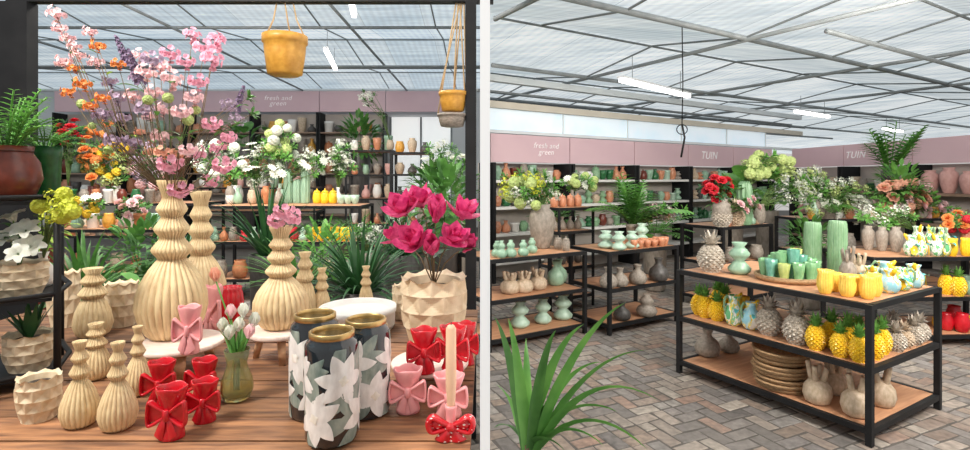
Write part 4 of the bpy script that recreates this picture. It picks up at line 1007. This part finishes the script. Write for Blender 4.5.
for x,y,w_,h_,l in ((.66,.66,.115,.40,'tall slim green ribbed vase, left of the pair'),(.68,.50,.12,.42,'tall slim green ribbed vase, right of the pair')):
    put('tall_vase','cactusgreen',at(t1,0,x,y),w_,h_,l,'vase','tall green vases')
local(t1,0,'tulip_cup','paleyellow',[(.10,.30),(.11,.19),(.15,.09),(.26,.09),(.21,.19),(.22,.30)],.092,.14,'yellow petal cup, # in the cluster near the front corner','cup','yellow petal cups on the nearest table')
put('pronged_vase','grey',at(t1,0,.52,.36),.11,.27,'grey pronged vase behind the yellow cups','vase')
put('pronged_vase','beige',at(t1,0,.68,.36),.11,.21,'small beige pronged vase behind the yellow cups','vase')
local(t1,0,'patterned_jug',['bluepattern','patterned'],[(.48,.10),(.64,.10),(.80,.10),(.57,.24),(.74,.24)],.125,.165,'blue, yellow and green bird shaped jug, # from front at the right end','jug','bird shaped jugs at the right end')
# t1 middle
many(t1,1,'yellow_pineapple','yellow',[(694,313),(705,317),(717,320),(701,306),(713,309),(725,313)],18,31,'small yellow pineapple with green crown, # at the left of the middle shelf','pineapple','small yellow pineapples on the middle shelf')
many(t1,1,'patterned_jug',['patterned','bluepattern'],[(734,325),(751,329)],20,31,'blue green yellow patterned jug, # right of the small pineapples','jug','patterned jugs on the middle shelf')
tput(t1,1,'flower_cup','yellow',742,318,14,22,'yellow flower vase between the two patterned jugs','vase')
tput(t1,1,'ceramic_pineapple','silver',769,334,28,40,'taupe ceramic pineapple, left of two on the middle shelf','pineapple','taupe pineapples on the middle shelf')
tput(t1,1,'ceramic_pineapple','silver',797,343,30,44,'taupe ceramic pineapple, right of two on the middle shelf','pineapple','taupe pineapples on the middle shelf')
local(t1,1,'yellow_pineapple','yellow',[(.09,.34),(.09,.215),(.10,.09),(.23,.09),(.36,.09),(.23,.215),(.23,.34),(.36,.215)],.118,.245,'yellow ceramic pineapple with green crown, # from the left front','pineapple','yellow pineapples on the middle shelf')
local(t1,1,'ceramic_pineapple',['silver','beige','silver'],[(.51,.09),(.64,.09),(.77,.09),(.89,.09),(.57,.22),(.71,.22),(.84,.22)],.118,.19,'small grey toned pineapple, # from front at right of middle shelf','pineapple','small grey pineapples on the middle shelf')
# t1 bottom
tput(t1,2,'bulb_vase','grey',706,355,27,27,'large grey bulb vase on the bottom shelf, leftmost','vase')
tput(t1,2,'bulb_vase','grey',729,352,22,21,'smaller grey bulb vase on the bottom shelf','vase')
lp=on(t1,2,776,388,.20); wp,hp=pxsize(lp,62,4.2)
for i in range(9):
    put('woven_tray','wicker',lp+Vector((R.uniform(-.012,.012),R.uniform(-.012,.012),i*hp*1.01)),wp*R.uniform(.90,1.0),hp,f"round woven rattan tray, {ORD[i]} from the bottom of the stack",'tray','stack of woven trays on the bottom shelf')
for x,y,ww,hh,l in ((.13,.36,.17,.26,'beige pronged vase on the bottom shelf, left of four'),(.14,.14,.17,.27,'beige pronged vase on the bottom shelf, nearest the corner'),(.44,.13,.16,.26,'beige pronged vase on the bottom shelf, rightmost of four'),(.38,.38,.16,.25,'beige pronged vase on the bottom shelf, farthest back of four')):
    put('pronged_vase','beige',at(t1,2,x,y),ww,hh,l,'vase','beige pronged vases on the bottom shelf')
# t2
many(t2,0,'gourd_vase','mint',[(497,257),(506,259),(515,258),(524,256),(532,253)],12,16,'mint gourd vase, # from left on the left edge table','vase','mint gourds on the left edge table')
bqpot('yellow green flower arrangement in the big grey vase','big grey vase on the left edge table','urn_vase','grey',27,44,t2,0,542,248,530,188,30,18,34,[('spray','chartreuse'),('leafy','leafbright'),('pom','limeflower'),('leafy','leaf'),('spray',WF)],6,'leafbright')
many(t2,0,'lidded_jar','grey',[(558,249),(566,251)],9,14,'grey lidded jar, # right of the big grey vase','jar','grey jars on the left edge table')
many(t2,1,'pronged_vase','beige',[(510,293),(524,292),(538,289)],19,23,'beige pronged vase, # from left on left edge table middle shelf','vase','beige vases on the left edge table')
many(t2,1,'bulb_vase','mint',[(556,285),(572,281)],19,22,'mint bulb vase, # from left on left edge table middle shelf','vase','mint bulbs on the left edge table')
many(t2,2,'stacked_vase','palemint',[(520,327),(543,323),(563,319)],19,24,'pale mint stacked vase, # from left on the bottom shelf','vase','stacked vases on the left edge table')
# t3
many(t3,0,'stacked_vase','palemint',[(606,248),(619,250),(632,248),(642,243)],16,18,'pale mint stacked bowl vase, # from left beside the copper cups','vase','mint bowls on the aisle table')
local(t3,0,'bowl','copper',[(.42,.08),(.52,.08),(.62,.08),(.72,.08),(.82,.08),(.92,.08),(.47,.18),(.57,.18),(.67,.18),(.77,.18),(.87,.18)],.085,.085,'small copper cup, # from left front on the aisle table','cup','copper cups on the aisle table')
many(t3,1,'bulb_vase','grey',[(607,288),(622,287),(638,284)],18,19,'grey bulb vase, # from left on aisle table middle shelf','vase','grey bulbs on the aisle table')
tput(t3,1,'bulb_vase','darkgrey',659,281,21,23,'dark bulb vase at the right of the aisle table middle shelf','vase')
tput(t3,2,'gourd_vase','grey',650,317,22,22,'grey gourd vase on the aisle table bottom shelf','vase')
tput(t3,2,'bulb_vase','darkgrey',622,320,18,18,'dark bulb vase on the aisle table bottom shelf','vase')
lm=on(t3,0,612,238); plant('jagged leaved palm plant in a grey pot on the aisle table',lm,'cylinder_pot','grey',.16,.20,'palm',.66,18,'leafbright','potted_palm','plant',None,(.7,1.5),.05,1.1)
bqpot('small white and peach bunch at the right of the aisle table','small grey vase at the back right of the aisle table','urn_vase','grey',11,16,t3,0,668,238,668,212,16,9,14,[('spray','palepink'),('leafy','leafbright'),('daisy',WF)],5)
# t5
for lv,z in enumerate((1.20,.92,.5)):
    for i in range(4):
        c,s=math.cos(AN),math.sin(AN); x=.09+.123*i; y=.2
        put(['lidded_jar','bulb_vase','round_pot'][lv],['copper','grey','darkgrey'][lv],(.86+x*c-y*s,6.05+x*s+y*c,z),.10,.16,f"{['copper lidded jar','grey bulb vase','dark round pot'][lv]}, {ORD[i]} from left on the tall narrow stand",['jar','vase','pot'][lv],'pots on the tall narrow stand')
# t6 flowers
bqpot('red rose bunch left of the hanging cable stand','grey pot under the red roses','urn_vase','grey',20,28,t6,0,716,232,717,188,15,11,20,[('rose','redflower'),('rose','redflower'),('leafy','leafdark')],5.5)
bqpot('large pale green hydrangeas in the centre of the right half','green ribbed vase under the large hydrangeas','cactus_vase','cactusgreen',15,44,t6,0,758,226,768,167,26,13,30,[('pom','limeflower'),('spray','limeflower'),('pom','limeflower'),('leafy','leafbright')],6,'leafbright')
bqpot('white daisies beside the big hydrangeas','grey vase under the white daisies on the stand','round_pot','grey',13,20,t6,0,788,226,796,188,20,17,26,[('daisy',WF),('leafy','leafbright'),('spray',WF)],5)
bqpot('small pink roses in front of the big hydrangeas','rose vase between the pineapples on the stand','round_pot','rosepot',9,13,t6,0,754,232,748,205,12,7,11,[('rose','palepink'),('leafy','leaf')],4)
tput(t6,0,'ceramic_pineapple','silver',738,231,21,31,'grey ceramic pineapple on the flower stand','pineapple')
tput(t6,0,'ceramic_pineapple','beige',776,229,19,28,'beige ceramic pineapple on the flower stand','pineapple')
many(t6,1,'round_pot','grey',[(730,262),(745,264),(762,264),(780,262)],14,14,'grey round pot, # from left on the flower stand shelf','pot','pots on the flower stand shelf')
local(t6,0,'bulb_vase',['copper','mint','beige'],[(.20,.08),(.32,.08),(.44,.08),(.56,.08),(.68,.08),(.80,.08)],.09,.13,'small coloured bulb vase, # from left at the front of the flower stand','vase','small vases at the front of the flower stand')
plant('green leafy plant behind the red roses',on(t6,0,744,224),'cylinder_pot','darkgrey',.14,.16,'broad',.60,26,'leafbright','potted_plant','plant',None,(1.1,1.5))
# t4
many(t4,0,'patterned_jug',['greenpattern','patterned'],[(912,256),(924,257),(936,256),(948,257),(918,249),(931,249),(943,249)],17,24,'patterned green and white jug, # on the right edge table','jug','patterned jugs on the right edge table')
many(t4,0,'tulip_cup','yellow',[(958,257),(966,256)],13,17,'yellow petal cup, # at the end of the right edge table','cup','yellow cups on the right edge table')
many(t4,0,'urn_vase','grey',[(868,250),(882,251),(896,252)],15,24,'grey vase, # from left on the right edge table','vase','grey vases on the right edge table')
bqpot('white and green sprays at the back of the right edge table','mint vase at the back of the right edge table','bottle_vase','palemint',12,20,t4,0,890,244,886,216,28,10,22,[('spray',WF),('leafy','leafbright')],5,'leafbright')
bqpot('orange and red flowers at the right end of the edge table','copper vase at the right end of the edge table','urn_vase','copper',12,18,t4,0,962,246,960,222,16,9,16,[('rose','orange'),('leafy','leafbright'),('pom','redflower')],4.5)
many(t4,1,'yellow_pineapple','yellow',[(946,294),(960,296)],18,30,'yellow pineapple, # on the right edge table middle shelf','pineapple','yellow pineapples on the right edge table')
many(t4,1,'round_pot','mint',[(966,290),(974,296)],14,14,'mint round pot, # on the right edge table middle shelf','pot','mint pots on the right edge table')
many(t4,2,'round_pot','red',[(946,330),(962,332),(954,325)],17,18,'red round pot, # on the right edge table bottom shelf','pot','red pots on the right edge table')
many(t4,2,'round_pot','yellow',[(972,330),(938,328)],14,14,'yellow round pot, # on the right edge table bottom shelf','pot','yellow pots on the right edge table')
# t7
bqpot('white cherry blossom spray right of the green vases','grey vase under the white cherry spray','urn_vase','grey',15,20,t7,0,838,221,840,200,36,20,46,[('spray',WF),('cluster',WF),('leafy','leafbright'),('spray','limeflower')],5,'leafbright')
bqpot('peach and orange flowers at the right background','copper vase under the peach flowers','urn_vase','copper',16,18,t7,0,905,220,905,195,30,14,46,[('pom','peach'),('rose','peach'),('leafy','leafbright'),('spray','palepink')],5.5)
bqpot('pink and peach low flowers in front of the pink vases','rose vase under the low pink flowers','round_pot','rosepot',14,16,t7,0,932,222,938,210,20,8,18,[('rose','palepink'),('leafy','leafbright')],4.5)
local(t7,0,'round_pot',['ochre','mint','white','copper','grey'],[(.12,.09),(.30,.09),(.48,.09),(.66,.09),(.84,.09),(1.02,.09),(1.20,.09),(1.38,.09),(1.56,.09),(1.74,.09),(1.92,.09),(2.10,.09)],.13,.15,'small coloured round pot, # from left along the front of the plant table','pot','small pots along the front of the plant table')
plant('big palm with wide fronds above the pink fascia at right',on(t7,0,876,214),'cylinder_pot','darkgrey',.22,.66,'palm',.74,10,'leafbright','potted_palm','plant',None,(1.0,1.5),.05,.6)
plant('bushy green plant at the right edge background',on(t7,0,955,223),'cylinder_pot','grey',.22,.2,'bush',.55,170,'leafbright','potted_shrub','plant',None,split=False)
plant('small fern beside the white cherry spray',on(t7,0,868,223),'cylinder_pot','grey',.2,.18,'fern',.40,22,'leafbright','potted_fern','plant',None,(.3,1.3))
many(t7,1,'round_pot','grey',[(830,258),(850,258),(875,257),(900,256),(930,255),(955,255)],18,18,'grey round pot, # from left on the plant table lower shelf','pot','pots under the plant table')
bqpot('tall pale sprays behind the tall green vases','green bottle vase under tall pale sprays','bottle_vase','palemint',12,24,t7,0,815,219,812,184,17,15,24,[('spray','limeflower'),('leafy','leafbright'),('spray',WF)],5,'leafbright')
plant('dark leafy plant in front of the long shelving at left',(.95,7.0,0),'cylinder_pot','grey',.34,.8,'bush',.58,130,'leaf','potted_shrub','plant',None,split=False)
plant('green leafy plant below the corner of the pink fascia',(5.2,9.6,0),'cylinder_pot','grey',.4,.95,'broad',.75,30,'leafbright','potted_plant','plant',None,(.6,1.5))
plant('feathery fern on the floor left of the flower stand',(2.35,7.2,0),'cylinder_pot','grey',.34,.8,'fern',.55,24,'leafbright','potted_fern','plant',None,(.3,1.3))
plant('bright leafy shrub on the floor right of the flower stand',(4.0,8.4,0),'cylinder_pot','grey',.34,.95,'bush',.7,160,'leafbright','potted_shrub','plant',None,split=False)
plant('dark green bush low behind the tall green vases',(3.85,6.2,0),'cylinder_pot','grey',.30,.6,'bush',.52,140,'leaf','potted_shrub','plant',None,split=False)
bqpot('white flowers by the left end of the long shelving','small grey vase under the white flowers on the tall stand','bottle_vase','grey',9,16,t5,0,583,204,580,182,17,9,18,[('daisy',WF),('pom','limeflower'),('leafy','leafbright')],4.5)
# dracaena foreground
r=empty('potted_dracaena',(.135,1.62,0)); tag(r,'dracaena with long broad arching green leaves at the bottom, right of the divide','plant')
o=MB().lathe(PROF['cylinder_pot'][0],28).build('pot','darkgrey',r); o.scale=(.20,.20,.60)
MB().lathe([(.08,.53),(.06,.55),(.002,.555)],16).build('soil','soil',r)
MB().tube([(0,0,.5),(.003,.002,.62),(0,0,.72)],[.016,.015,.012],8).build('trunk','twig',r)
tips=[(492,316,.15),(508,318,.12),(526,338,.12),(556,330,.15),(626,302,.12),(658,400,.40),(646,350,.22),(648,450,.55),(604,446,.5),(562,398,.3),(496,384,.2),(602,362,.25),(494,428,.3),(618,412,.38),(530,396,.2),(566,452,.4),(584,324,.15)]
for i,(px,py,arc) in enumerate(tips):
    tp=P(px,py,1.62+R.uniform(-.16,.22))-Vector((.135,1.62,0)); tp.x=max(tp.x,-.105)
    b=Vector((0,0,.62+.006*i)); v=tp-b; hz=Vector((v.x,v.y,0)); L=v.length
    ctrl=b+hz*.45+Vector((0,0,max(v.z,0)*.66+L*arc))
    m=MB(); n=12; W=.038
    for j in range(n+1):
        t=j/n; p=b*(1-t)**2+ctrl*2*t*(1-t)+tp*t*t; d=((ctrl-b)*(1-t)+(tp-ctrl)*t).normalized()
        sd=d.cross(Vector((0,.70,.71))); sd=sd.normalized() if sd.length>1e-3 else Vector((1,0,0)); nn=sd.cross(d)
        ww=W*.5*(.6+1.2*t if t<.33 else ((1-t)/.67)**.8)
        for a in (-1,0,1):
            q=p+sd*ww*a+nn*abs(a)*ww*.35; q.x=max(q.x,-.118); m.v.append(tuple(q))
    for j in range(n):
        for a in (0,1):
            q=j*3+a; m.f.append((q,q+1,q+4,q+3))
    m.build('leaf','leafbright' if i%3 else 'leaf',r)

# ================================================================ LIGHT, WORLD, CAMERA
w=bpy.data.worlds.new('World'); SC.world=w; w.use_nodes=True
bg=w.node_tree.nodes['Background']; bg.inputs['Color'].default_value=(1,.97,.94,1); bg.inputs['Strength'].default_value=.56
def area(loc,target,size,power,col=(1,.94,.86)):  # added fill lights out of view, not fixtures of the shop
    l=bpy.data.lights.new('area','AREA'); l.energy=power; l.size=size; l.color=col
    o=bpy.data.objects.new('fill_light',l); COL.objects.link(o); o.location=loc
    o.rotation_euler=(Vector(target)-Vector(loc)).to_track_quat('-Z','Y').to_euler()
area((-2.2,.7,3.6),(-1.0,2.2,.9),.7,140)
area((2.6,.9,3.0),(2.8,4.2,.5),.9,155)
area((3.6,3.4,3.1),(3.9,6.6,.8),1.2,160)
area((-4,5.6,4.2),(-4,9,.5),1.8,340)
area((-1.5,4.4,3.9),(-1.5,4.8,0),1.0,100)
cam=bpy.data.cameras.new('Camera'); cam.sensor_fit='HORIZONTAL'; cam.sensor_width=36; cam.lens=36*F/970; cam.shift_y=-(225-HY)/970; cam.clip_start=.05
co=bpy.data.objects.new('Camera',cam); COL.objects.link(co); co.location=(0,0,EYE); co.rotation_euler=(PI/2,0,0)
SC.camera=co
SC.view_settings.view_transform='Standard'
